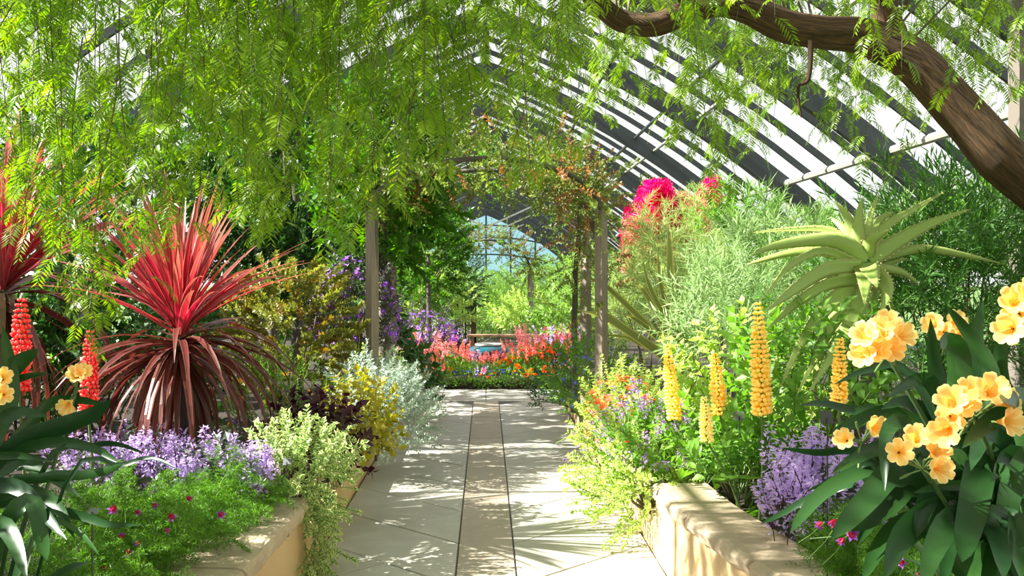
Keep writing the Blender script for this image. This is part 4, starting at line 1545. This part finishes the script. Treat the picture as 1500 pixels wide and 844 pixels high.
# grey-green and weeping shrubs
SP_GREY = [sprig('sprig', .34, 30, .13, .016, 62, [G_GREY, M_GSTEM], 570 + i, tpl=5) for i in range(4)]
SP_WEEP = [sprig('sprig', .42, 46, .13, .007, 40, [G_GRASS, M_GSTEM], 580 + i, droop=1.0, tpl=4) for i in range(4)]
SP_PODO = [sprig('sprig', .36, 34, .10, .013, 60, [G_PODO, M_GSTEM], 590 + i) for i in range(4)]
SP_PODOL = [sprig('sprig', .30, 26, .10, .016, 55, [G_MID, M_GSTEM], 600 + i) for i in range(3)]
shrub('grey_leaved_shrub', 'pale grey-green narrow-leaved shrub behind the yellow lupins', 'shrub', P(1065, 500, 6.4), (.34, .35, .38), 110, SP_GREY, .5, scale=(.6, .95))
shrub('grey_leaved_shrub', 'tall grey-green narrow-leaved shrub behind the arching aloe leaves', 'shrub', P(1125, 430, 7.2), (.46, .42, .5), 140, SP_GREY, .5, scale=(.7, 1.0))
shrub('weeping_shrub', 'fine-leaved weeping shrub above the flax leaves', 'shrub', P(985, 425, 9.0), (.36, .4, .45), 150, SP_WEEP, .25, scale=(.7, 1.1))
shrub('weeping_shrub', 'tall fine-leaved weeping shrub in front of the bougainvillea', 'shrub', P(1000, 365, 10.0), (.45, .4, .35), 120, SP_WEEP, .25, scale=(.7, 1.1))
shrub('narrow_leaved_shrub', 'dark green narrow-leaved shrub behind the apricot clivia', 'shrub', P(1420, 395, 5.7), (.62, .4, .46), 230, SP_PODO, .5)
shrub('narrow_leaved_shrub', 'narrow-leaved green shrub rising beside the leaning trunk', 'shrub', P(1440, 372, 6.8), (.5, .4, .32), 110, SP_PODOL, .6)
shrub('narrow_leaved_shrub', 'bright green narrow-leaved shrub behind the aloe crown', 'shrub', P(1190, 425, 8.6), (.6, .45, .5), 140, SP_PODOL, .55)
shrub('narrow_leaved_shrub', 'bright green shrub beside the magenta bougainvillea', 'shrub', P(1085, 350, 9.8), (.40, .4, .36), 110, SP_PODOL, .55)
shrub('narrow_leaved_shrub', 'dark narrow-leaved shrub in the shade under the aloe', 'shrub', P(1330, 480, 5.6), (.5, .35, .42), 140, SP_PODO, .45)

# bougainvillea
def bract_cluster(seed):
    r = np.random.default_rng(seed)
    mb = MB()
    n = 60
    v = fib_dirs(n, r)
    scatter(mb, v * .05 * r.random(n)[:, None] ** .5 * [1, 1, 1.6], v + r.normal(0, .4, (n, 3)), r.normal(size=(n, 3)), .045, .036, r.random(n))
    return mb.mesh('bract_cluster', [F_MAG, M_GSTEM])


BRACT = [bract_cluster(610 + i) for i in range(3)]
SP_BOUG = [sprig('sprig', .24, 14, .05, .03, 65, [G_MID, M_TWIG], 620 + i) for i in range(2)]
BB = P(965, 330, 12.2)
BT = Thing('bougainvillea', 'magenta bougainvillea climbing to the sloping glass', 'shrub', (BB[0] + .3, 12.2, .34))
stems(BT, (BB[0] + .3, 12.2, .34), BB, (.5, .3, .8), 6, .016)
for (x, y, rx, ry, n) in [(962, 285, 20, 16, 40), (945, 320, 26, 22, 56), (930, 350, 16, 26, 36), (925, 385, 14, 16, 14), (985, 310, 28, 22, 40), (1010, 340, 26, 26, 40), (970, 370, 30, 20, 30), (1040, 290, 14, 30, 16)]:
    for k in range(n):
        a, q = rng.uniform(0, 2 * PI), rng.random() ** .5
        d = 12.2 + rng.uniform(-.35, .3)
        p = P(x + math.cos(a) * rx * q, y + math.sin(a) * ry * q, d)
        BT.inst('bract_cluster', random.choice(BRACT), orient(p, rng.normal(0, 1, 3), sc=rng.uniform(.8, 1.4)))
        if k % 4 == 0:
            BT.inst('sprig', random.choice(SP_BOUG), orient(p + [0, .1, 0], rng.normal(0, 1, 3) + [0, 0, .6]))

# ------------------------------------------------------------------ left bed, middle distance
SP_ABEL = [sprig('sprig', .19, 46, .046, .026, 64, [G_ABEL, M_TWIG], 630 + i) for i in range(3)] + [sprig('sprig', .19, 44, .036, .021, 64, [G_BRONZE, M_TWIG], 634)]
shrub('golden_abelia', 'golden-leaved bushy abelia between cordyline and violet shrub', 'shrub', P(425, 500, 7.9), (.45, .42, .58), 300, SP_ABEL, .15, scale=(.8, 1.2), inner=.45)
SP_VIOL = [sprig('sprig', .26, 20, .045, .02, 60, [G_PLEC, M_TWIG], 640 + i) for i in range(3)]
VIO_FL = [flower5('flower', .026, [F_VIOLET, F_WHITE], 5, .3, .95, 645 + i) for i in range(2)]
shrub('violet_shrub', 'tall violet-flowered shrub wrapped round the wooden posts', 'shrub', P(520, 466, 8.4), (.34, .3, .46), 170, SP_VIOL, .45, flowers=VIO_FL, nfl=230, fscale=(.8, 1.3))
shrub('violet_shrub', 'lower violet-flowered shrub beyond the dark urn plants', 'shrub', P(614, 488, 13.8), (.50, .4, .28), 100, SP_VIOL, .5, flowers=VIO_FL, nfl=150, fscale=(.9, 1.4))
SP_FEATH = [sprig('sprig', .24, 40, .035, .006, 50, [G_MID, M_GSTEM], 650 + i, tpl=4) for i in range(3)]
shrub('feathery_daisy', 'feathery green bush with a few yellow daisies under the golden abelia', 'plant', P(400, 600, 6.5), (.30, .3, .24), 110, SP_FEATH, .5, flowers=[flower5('flower', .03, [F_DAISY, F_ORANGE], 10, .1, .3, 655)], nfl=6)
SP_SILV = [sprig('sprig', .2, 26, .036, .019, 64, [G_SILVER, G_SILVER], 660 + i) for i in range(4)]
shrub('silver_bush', 'silver-leaved bush spilling over the shaded path edge', 'plant', P(585, 612, 7.6), (.20, .62, .26), 210, SP_SILV, .35, base=(-1.0, 7.6, .16))
shrub('silver_bush', 'silver-leaved bush with small white flowers behind yellow coleus', 'plant', P(545, 590, 7.4), (.26, .4, .24), 120, SP_SILV, .4, flowers=[flower5('flower', .018, [F_WHITE, F_DAISY], 6, .3, .7, 665)], nfl=60)
SP_COL = [sprig('sprig', .17, 12, .062, .042, 72, [G_COLEUS, M_GSTEM], 670 + i, whorl=2) for i in range(3)]
SP_MAR = [sprig('sprig', .17, 12, .07, .045, 72, [G_MAROON, M_GSTEM], 675 + i, whorl=2) for i in range(3)]
shrub('yellow_coleus', 'yellow-leaved coleus on the path edge beside the silver bush', 'plant', P(517, 632, 6.35), (.17, .3, .22), 90, SP_COL, .45, base=(-.99, 6.35, .17))
shrub('maroon_coleus', 'dark maroon coleus between lavender flowers and yellow coleus', 'plant', P(468, 650, 5.95), (.20, .25, .18), 65, SP_MAR, .5)
shrub('green_daisy', 'bright leafy plant behind the silver bush', 'plant', P(540, 562, 8.4), (.16, .2, .2), 30, SP_LIMEB, .6)
SP_VAR = [sprig('sprig', .2, 24, .038, .026, 66, [G_VARIE, M_GSTEM], 680 + i, whorl=2) for i in range(4)]
VT = shrub('variegated_trailer', 'cream-edged variegated plant trailing over the planter wall to the paving', 'plant', P(440, 690, 5.25), (.17, .28, .13), 110, SP_VAR, .4, base=(-1.02, 5.25, .17))
for k in range(90):
    u = rng.random()
    p = np.array([-.90 + .04 * math.sin(u * 3) + rng.normal(0, .025), 5.12 + rng.normal(0, .10) - .1 * u, .46 - .42 * u])
    VT.inst('sprig', random.choice(SP_VAR), orient(p, np.array([.5, -.3, -.7]) + rng.normal(0, .35, 3), sc=rng.uniform(.6, .95)))
SP_BIGD = [sprig('sprig', .3, 9, .17, .10, 62, [G_DEEP, M_GSTEM], 690 + i) for i in range(2)]
shrub('broad_dark_plant', 'dark broad-leaved plant at the path corner before the orange flowers', 'plant', P(585, 548, 10.6), (.25, .35, .26), 45, SP_BIGD, .5)
SP_LAUR = [sprig('sprig', .30, 30, .09, .042, 58, [G_LAUREL, M_TWIG], 700 + i) for i in range(4)]
SP_LAURD = [sprig('sprig', .30, 30, .09, .044, 58, [G_DEEP, M_TWIG], 706 + i) for i in range(3)]
shrub('laurel_tree', 'large dark evergreen tree behind the red cordyline', 'tree', P(432, 270, 10.0), (.86, .7, 1.05), 300, SP_LAURD + SP_LAUR[:2], .3, trunk=.07, scale=(.9, 1.4), low=-1)
shrub('laurel_tree', 'glossy evergreen tree over the wooden posts', 'tree', P(560, 268, 8.7), (.44, .5, .72), 290, SP_LAUR, .3, trunk=.05, scale=(.9, 1.3), low=-1)
shrub('laurel_tree', 'smaller sunlit evergreen tree leaning over the path beyond the posts', 'tree', P(628, 372, 14.5), (.45, .5, .72), 200, SP_LAUR, .3, trunk=.05, scale=(.8, 1.2), low=-1)
shrub('laurel_tree', 'yellow-green evergreen tree high behind the weeping sprays', 'tree', P(400, 175, 11.5), (1.25, .7, .8), 230, SP_LAUR, .3, trunk=.07, scale=(1.0, 1.6), low=-1)
shrub('laurel_tree', 'evergreen tree behind the cordylines and hanging sprays', 'tree', P(130, 330, 9.5), (1.2, .7, .95), 230, SP_LAUR[:2] + SP_LAURD, .3, trunk=.07, scale=(1.0, 1.5), low=-1)
shrub('understorey_shrub', 'dark shrub in the shade between the two cordylines', 'shrub', P(140, 480, 7.5), (.8, .4, .6), 130, SP_LAURD, .45)
shrub('understorey_shrub', 'dark shrub in the shade under the large evergreen tree', 'shrub', P(390, 430, 9.4), (.7, .35, .6), 110, SP_LAURD, .45)

# ------------------------------------------------------------------ pergola arches with climbers
VINE = [sprig('sprig', .30, 22, .05, .03, 62, [G_VINE, M_TWIG], 720 + i) for i in range(3)] + [sprig('sprig', .26, 18, .045, .028, 62, [G_VINEB, M_TWIG], 724)]
VINEG = [sprig('sprig', .30, 24, .05, .026, 60, [G_MID, M_TWIG], 728 + i) for i in range(2)] + VINE[:2]


def pergola(label, y, xl, xr, ht, rise, w=.085):
    T = Thing('pergola_arch', label, 'pergola', ((xl + xr) / 2, y, .05))
    for x in (xl, xr):
        mb = MB()
        add_tube(mb, smooth_path([(x, y, .1), (x + .004, y, ht * .5), (x, y, ht)], 6), w * .62, 4)
        T.part('post', mb, M_POST)
    u = np.linspace(0, PI, 17)
    p = np.array([((xl + xr) / 2 - math.cos(a) * (xr - xl) / 2, y, ht + math.sin(a) * rise) for a in u])
    T.part('arch_beam', add_tube(MB(), p, .022, 6), M_OLDPOST, smooth=True)
    return p


def climber(label, y, pts, n, rad, sprigs, foot, sc=(.7, 1.1)):
    T = Thing('climbing_vine', label, 'vine', foot)
    pts = smooth_path(pts, 40)
    T.part('stem', add_tube(MB(), np.vstack([[np.asarray(foot)], pts]), np.linspace(.035, .012, 42), 6, noise=.12), M_TRUNK, smooth=True)
    for k in range(n):
        c = pts[rng.integers(4, 41)]
        v = fib_dirs(1, rng)[0]
        T.inst('sprig', random.choice(sprigs), orient(c + v * rad * rng.random() ** .6, v + [0, 0, .2], sc=rng.uniform(*sc)))


p1 = pergola('weathered pergola arch at the violet shrub and flax', 8.0, -.92, .925, 2.05, .42)
p2 = pergola('weathered pergola arch just behind the one at the violet shrub', 9.6, -.92, .96, 2.1, .45)
p3 = pergola('far pergola arch beyond the urn', 19.6, -.93, .88, 1.62, .62, .10)
mb = MB()
T = Thing('wooden_post', 'slim weathered wooden stake beside the violet shrub', 'post', (-.95, 9.0, .15))
T.part('shaft', add_tube(MB(), [(-.95, 9.0, .12), (-.95, 9.0, 2.4)], .035, 6), M_POST)
climber('brown-tinged vine over the arch and its flax-side post', 8.0, [P(842, 520, 9.9), P(842, 420, 9.9), P(848, 330, 9.4), P(840, 270, 9.0), P(800, 225, 8.8), P(740, 215, 8.6)], 150, .24, VINE, (.88, 9.9, .16))
climber('loose vine hanging around the flax-side post tops', 8.0, [(.95, 8.1, 1.0), (.93, 8.1, 1.7), P(868, 330, 8.1), P(850, 290, 8.2), P(810, 270, 8.4)], 90, .20, VINE, (.98, 8.1, .16), (.6, .9))
climber('brown-tinged vine smothering the arch above the violet shrub', 8.0, [(-.9, 8.0, 1.9)] + list(p1[1:-1]), 260, .2, VINE, (-.93, 8.06, .2))
climber('leafy vine smothering the arch behind the first', 9.6, [(-.9, 9.6, 1.9)] + list(p2[1:-1]), 240, .22, VINEG, (-.94, 9.68, .2))
climber('green vine covering the far pergola arch', 19.6, list(p3[::2]), 290, .17, VINE + VINEG[:1], (-.9, 19.6, .05), (.8, 1.3))

# timber post at the edge of the view behind the leaning trunk
ep = P(1494, 100, 6.4)
T = Thing('timber_post', 'tall grey timber post behind the leaning pepper trunk', 'post', (ep[0] + .02, 6.4, .3))
mb = MB()
add_box(mb, (ep[0] - .04, 6.33, .28), (ep[0] + .12, 6.47, prof(ep[0]) - .1))
T.part('shaft', mb, M_OLDPOST)
mb = MB()
add_box(mb, (ep[0] - .05, 6.322, 2.1), (ep[0] + .13, 6.478, 2.13))
T.part('band', mb, M_STEEL)

# ------------------------------------------------------------------ flower bed at the end of the path
bed_mb = MB()
V = [(x, y, z) for x in np.linspace(-2.6, 2.4, 11) for y, z in ((13.42, .0), (13.44, .07), (13.9, .14), (15.5, .18), (17.2, .08))]
i = np.arange(55).reshape(11, 5)
bed_mb.add(V, np.stack([i[:-1, :-1], i[1:, :-1], i[1:, 1:], i[:-1, 1:]], -1).reshape(-1, 4))
struct('ground_flower_bed', bed_mb, M_SOIL, True)


def bushlet(name, mat, rad, n, ll, lw, seed, hgt):
    r = np.random.default_rng(seed)
    mb = MB()
    v = fib_dirs(n, r)
    v[:, 2] = np.abs(v[:, 2])
    pos = v * np.array([rad, rad, hgt]) * (r.random(n)[:, None] ** .4)
    scatter(mb, pos, v + r.normal(0, .4, (n, 3)) + [0, 0, .4], r.normal(size=(n, 3)), ll, lw, r.random(n))
    return mb.mesh(name, mat)


def spikes(mat, seed, n, rad, z0, z1, L):
    r = np.random.default_rng(seed)
    mb = MB()
    for k in range(n):
        a, q = r.uniform(0, 2 * PI), r.random() ** .5
        b = np.array([math.cos(a) * rad * q, math.sin(a) * rad * q, r.uniform(z0, z1)])
        m_ = 26
        u = r.random(m_)
        ph = r.uniform(0, 2 * PI, m_)
        ax = nrm(np.array([math.cos(a) * q * .4, math.sin(a) * q * .4, 1]))
        o = np.column_stack([np.cos(ph), np.sin(ph), r.normal(.4, .4, m_)])
        scatter(mb, b + ax * (u * L)[:, None], o, r.normal(size=(m_, 3)), .034 * (1 - .5 * u), .018, r.random(m_))
    return mb.mesh('flower_spikes', mat)


def poms(mat, seed, n, rad, z0, z1, s):
    r = np.random.default_rng(seed)
    mb = MB()
    for k in range(n):
        a, q = r.uniform(0, 2 * PI), r.random() ** .5
        b = np.array([math.cos(a) * rad * q, math.sin(a) * rad * q, r.uniform(z0, z1)])
        m_ = 22
        v = fib_dirs(m_, r)
        v[:, 2] = np.abs(v[:, 2]) * .7
        scatter(mb, np.tile(b, (m_, 1)), v, r.normal(size=(m_, 3)), s, s * .8, r.random(m_))
    return mb.mesh('flower_heads', mat)


BUSH = [bushlet('foliage', G_MID, .17, 130, .055, .022, 740 + i, .26) for i in range(3)]
KINDS = {
    'coral': ('coral_salvia', 'coral red salvia in the flower bed at the end of the path', [spikes(F_CORAL, 750 + i, 13, .16, .18, .34, .15) for i in range(3)]),
    'pink': ('pink_salvia', 'pale pink salvia in the flower bed at the end of the path', [spikes(F_PINK, 754 + i, 13, .16, .18, .34, .15) for i in range(3)]),
    'orange': ('orange_marigold', 'orange marigold low in the flower bed at the path end', [poms(F_ORANGE, 760 + i, 9, .16, .12, .28, .04) for i in range(3)]),
    'lilac': ('lilac_salvia', 'pale lilac salvia among the pink and coral flowers', [spikes(F_LAV, 764 + i, 9, .13, .2, .36, .16) for i in range(2)]),
    'blue': ('blue_lobelia', 'low green cushion with small blue flowers at the bed edge', [poms(F_BLUE, 768 + i, 7, .15, .14, .24, .022) for i in range(2)]),
}


def bedz2(y):
    return float(np.interp(y, [13.42, 13.44, 13.9, 15.5, 17.2], [0, .03, .14, .18, .08]))


def bedding(kind, x, d, sc):
    nm, lab, blooms = KINDS[kind]
    b = np.array([(x - CX) / F * d, d, bedz2(d)])
    T = Thing(nm, lab, 'flower', b, nm.replace('_', ' ') + ' plants in the end bed')
    Mx = Matrix.Translation(Vector(b)) @ Matrix.Rotation(rng.uniform(0, 6.28), 4, 'Z') @ Matrix.Scale(sc, 4)
    o = T.inst('foliage', random.choice(BUSH), Mx)
    o['kind'] = 'stuff'
    o = T.inst('flower_heads' if kind in ('orange', 'blue') else 'flower_spikes', random.choice(blooms), Mx)
    o['kind'] = 'stuff'


front = [('orange', 602, .85), ('coral', 618, 1), ('coral', 638, 1), ('orange', 650, .9), ('blue', 664, 1.05), ('blue', 684, 1.1), ('lilac', 703, .7), ('orange', 716, .8), ('blue', 732, 1.1), ('blue', 750, 1.05), ('orange', 768, 1), ('orange', 786, 1.1), ('orange', 802, 1.0), ('pink', 820, .9), ('orange', 632, .7)]
for k, x, s in front:
    bedding(k, x, rng.uniform(13.42, 13.5), s * .95)
for x in range(596, 840, 13):
    bedding(random.choice(['coral', 'coral', 'pink', 'orange', 'orange'] if x > 700 else ['coral', 'coral', 'coral', 'pink']), x + rng.uniform(-4, 4), rng.uniform(13.95, 14.2), rng.uniform(.95, 1.15) * (.68 if 685 < x < 745 else 1))
for x in range(590, 850, 15):
    if 672 < x < 758:
        bedding('lilac' if x % 2 else 'pink', x, rng.uniform(14.35, 14.6), .6)
        continue
    bedding(random.choice(['coral', 'pink', 'lilac'] if x < 700 else ['pink', 'coral', 'pink', 'orange']), x + rng.uniform(-4, 4), rng.uniform(14.7, 15.2), rng.uniform(1.15, 1.4))
for x in (800, 815, 832, 846):
    bedding('lilac', x, 15.6, 1.2)

# teal urn
UB = np.array([P(716, 500, 15.6)[0], 15.6, .10])
T = Thing('urn', 'glazed teal ceramic urn amid the bedding flowers', 'urn', UB)
mb = MB()
add_lathe(mb, [(.0, 0), (.15, 0), (.19, .06), (.27, .16), (.31, .24), (.30, .29), (.25, .325), (.20, .335), (.19, .32), (.0, .25)], 36)
mb.v[-1] += UB
T.part('body', mb, M_TEAL, smooth=True)
mb = MB()
add_lathe(mb, [(.19, .335), (.215, .335), (.22, .35), (.21, .365), (.19, .365), (.18, .35), (.19, .335)], 36)
mb.v[-1] += UB
T.part('rim', mb, M_PIPE, smooth=True)

# bench beyond the bed
bx0, bx1, by = -.35, 1.15, 18.2
T = Thing('garden_bench', 'plain wooden garden bench beyond the flower bed', 'bench', ((bx0 + bx1) / 2, by, .06))
for k in range(3):
    mb = MB()
    add_box(mb, (bx0, by + k * .13, .41), (bx1, by + k * .13 + .115, .445))
    T.part('seat_slat', mb, M_BENCH)
for x in (bx0 + .1, bx1 - .1):
    for yy in (by + .03, by + .3):
        mb = MB()
        add_box(mb, (x - .03, yy, .05), (x + .03, yy + .06, .41))
        T.part('leg', mb, M_BENCH)

# dark trellis tower with a conifer-like climber
tx, ty = P(682, 450, 18.6)[0], 18.6
T = Thing('trellis', 'dark timber trellis tower under a dark evergreen climber', 'trellis', (tx, ty, .06))
for dx in (-.15, .15):
    mb = MB()
    add_box(mb, (tx + dx - .05, ty - .05, .04), (tx + dx + .05, ty + .05, 1.35))
    T.part('post', mb, M_DWOOD)
for z in (.25, .42, .59, .76, .93):
    mb = MB()
    add_box(mb, (tx - .10, ty - .015, z), (tx + .10, ty + .015, z + .03))
    T.part('rung', mb, M_DWOOD)
mb = MB()
add_box(mb, (tx - .014, ty - .035, .1), (tx + .014, ty - .016, 1.2))
T.part('upright', mb, M_DWOOD)
SP_FARD = [sprig('sprig', .34, 30, .07, .02, 50, [G_PINEY, M_TWIG], 780 + i) for i in range(2)]
SP_FARW = [sprig('sprig', .50, 40, .11, .018, 45, [G_WILLOW, M_GSTEM], 785 + i, droop=.9) for i in range(3)]
SP_FARB = [sprig('sprig', .36, 26, .09, .035, 60, [G_WILLOW, M_TWIG], 790 + i) for i in range(3)]
SP_FARY = [sprig('sprig', .36, 26, .10, .035, 60, [G_LIME, M_TWIG], 794 + i) for i in range(2)]
shrub('evergreen_climber', 'dark evergreen climber over the trellis tower', 'shrub', P(682, 420, 18.7), (.22, .25, .50), 110, SP_FARD, .2, base=(tx, ty + .12, .06), low=-1)

# trees and shrubs of the far end
FAR = [
    ('weeping_tree', 'pale weeping tree seen through the far pergola arch', 730, 452, 24, (.95, .7, .6), 170, SP_FARW, .05, .06),
    ('weeping_tree', 'pale weeping tree beside the dark trellis', 650, 445, 23, (.55, .6, .7), 120, SP_FARW, .05, .05),
    ('weeping_tree', 'weeping tree beyond the vine-wrapped posts', 818, 445, 23, (.7, .6, .75), 150, SP_FARW, .05, .05),
    ('leafy_tree', 'sunlit leafy tree behind the post of the far arch', 812, 425, 30, (.9, .8, .6), 130, SP_FARB, .3, .07),
    ('leafy_tree', 'leafy tree rising beyond the far arch', 690, 428, 34, (1.1, .8, .55), 130, SP_FARB, .3, .07),
    ('leafy_tree', 'leafy tree filling the far end of the glasshouse', 750, 430, 42, (1.7, 1, .6), 140, SP_FARB, .3, .09),
    ('leafy_tree', 'broad tree at the far end beside the gable glass', 600, 405, 42, (1.5, 1, 1.1), 140, SP_FARB, .3, .09),
    ('leafy_tree', 'broad tree at the far end under the sloping glass', 868, 410, 40, (1.3, 1, 1.0), 140, SP_FARB, .3, .09),
    ('golden_shrub', 'yellow-green shrub behind the garden bench', 765, 478, 20.5, (.45, .4, .35), 60, SP_FARY, .5, None),
    ('golden_shrub', 'yellow-green shrub beyond the lower violet shrub', 625, 455, 17.5, (.6, .4, .5), 90, SP_FARY, .5, None),
    ('green_shrub', 'mid green shrub behind the trellis', 700, 480, 21.5, (.8, .4, .45), 80, SP_FARB, .5, None),
    ('green_shrub', 'green shrub beyond the blue-flowered bush', 830, 490, 17, (.5, .4, .45), 80, SP_FARB, .5, None),
    ('green_shrub', 'green shrub between the vine-wrapped posts and the flax', 890, 455, 13, (.55, .4, .6), 110, SP_FARB, .5, None),
    ('green_shrub', 'grassy green shrub behind the flax', 950, 470, 10.8, (.4, .4, .5), 90, SP_WEEP, .5, None),
    ('green_shrub', 'shrub in the shade behind the violet bushes', 590, 440, 17, (.7, .4, .7), 110, SP_FARB, .5, None),
    ('green_shrub', 'wide shrub at the foot of the far trees', 740, 470, 28, (2.0, .5, .55), 130, SP_FARB, .5, None),
    ('green_shrub', 'tall green shrub under the sloping glass beyond the aloe', 1290, 405, 11.5, (1.3, .5, .6), 130, SP_PODOL, .5, None),
    ('green_shrub', 'tall shrub under the glass behind the bougainvillea', 1060, 420, 13.5, (1.3, .5, .75), 150, SP_PODOL, .5, None),
]
for nm, lab, x, y, d, rad, n, sp, up, tk in FAR:
    c = P(x, y, d)
    shrub(nm, lab, 'tree' if 'tree' in nm else 'shrub', c, rad, n, sp, up, trunk=tk, scale=(1.0, 1.6) if d > 15 else (.8, 1.2), low=-1 if tk else -.6, base=(c[0], c[1], .05) if d > 13.3 else None)

# plant labels on stakes
def tag(label, x, y, d, w=.055, h=.04, dark=False):
    c = P(x, y, d)
    b = np.array([c[0], d, soil_z(c[0], d)])
    T = Thing('plant_label', label, 'plant label', b)
    T.part('stake', add_tube(MB(), [b - [0, 0, .03], c], .003, 5), M_TAGD)
    mb = MB()
    V = np.array([(-w / 2, 0, -h / 2), (w / 2, 0, -h / 2), (w / 2, .02, h / 2), (-w / 2, .02, h / 2), (-w / 2, .004, -h / 2), (w / 2, .004, -h / 2), (w / 2, .024, h / 2), (-w / 2, .024, h / 2)]) + c
    mb.add(V, [(0, 1, 2, 3), (7, 6, 5, 4), (0, 4, 5, 1), (1, 5, 6, 2), (2, 6, 7, 3), (3, 7, 4, 0)])
    T.part('plate', mb, M_TAGD if dark else M_TAG)


tag('small grey plant label beside the tallest lupin', 1083, 610, 5.0)
tag('small dark plant label at the lavender clump by the aloe', 1212, 612, 3.6, .045, .045, True)
tag('small grey plant label in the lavender drift', 420, 677, 4.9, .04, .03)
tag('small grey plant label in the shaded ferns', 135, 750, 3.1, .03, .014)

shrub('understorey_shrub', 'low green shrub behind the lavender drift', 'shrub', P(180, 560, 6.9), (.7, .3, .4), 110, SP_LAURD + SP_MIDF, .5)
shrub('understorey_shrub', 'low dark shrub at the foot of the cordyline with dried leaves', 'shrub', P(20, 560, 7.2), (.5, .3, .45), 80, SP_LAURD, .5)

shrub('laurel_tree', 'added evergreen tree shading the far end of the paving', 'tree', np.array([-2.35, 12.4, 1.65]), (.8, .8, .95), 200, SP_LAUR + SP_LAURD, .3, trunk=.05, scale=(.9, 1.4), low=-1)  # mostly hidden tree, added so its shadow covers the path end

fern_patch('feathery asparagus fern between the small clivia and the lavender drift', [(-1.75, 4.35, .3, .25), (-1.5, 4.4, .2, .25)], 70)

shrub('understorey_shrub', 'unseen tall dark evergreen shrub added to shade the small clivia', 'shrub', np.array([-2.9, 3.1, 1.5]), (.55, .8, 1.0), 170, SP_LAURD, .35, scale=(.9, 1.4))  # stands outside the view, added to block sun from ferns and clivia

for lab, x, y, r_, sp in [
    ('low dark shrub at the foot of the leaning pepper trunk', 3.4, 5.6, .5, SP_PODO), ('low narrow-leaved shrub behind the large clivia', 2.5, 3.7, .5, SP_PODOL),
    ('low shrub between the aloe stem and the timber post', 2.6, 7.1, .5, SP_PODO), ('low glossy shrub beyond the timber post', 3.9, 7.6, .6, SP_LAURD),
    ('low glossy shrub by the side glass beyond the pepper trunk', 5.3, 6.6, .6, SP_LAURD), ('low green shrub by the side glass beside the pepper trunk', 5.2, 4.4, .6, SP_PODOL),
    ('low glossy shrub behind the large clivia and ferns', 2.9, 2.5, .5, SP_LAURD), ('low green shrub behind the tan-trunked cordyline', -4.2, 7.0, .7, SP_LAUR), ('low dark shrub beyond the small clivia', -3.4, 4.7, .5, SP_LAURD)]:
    shrub('underplanting_shrub', lab, 'shrub', np.array([x, y, .62]), (r_, r_, .3), 70, sp, .5)
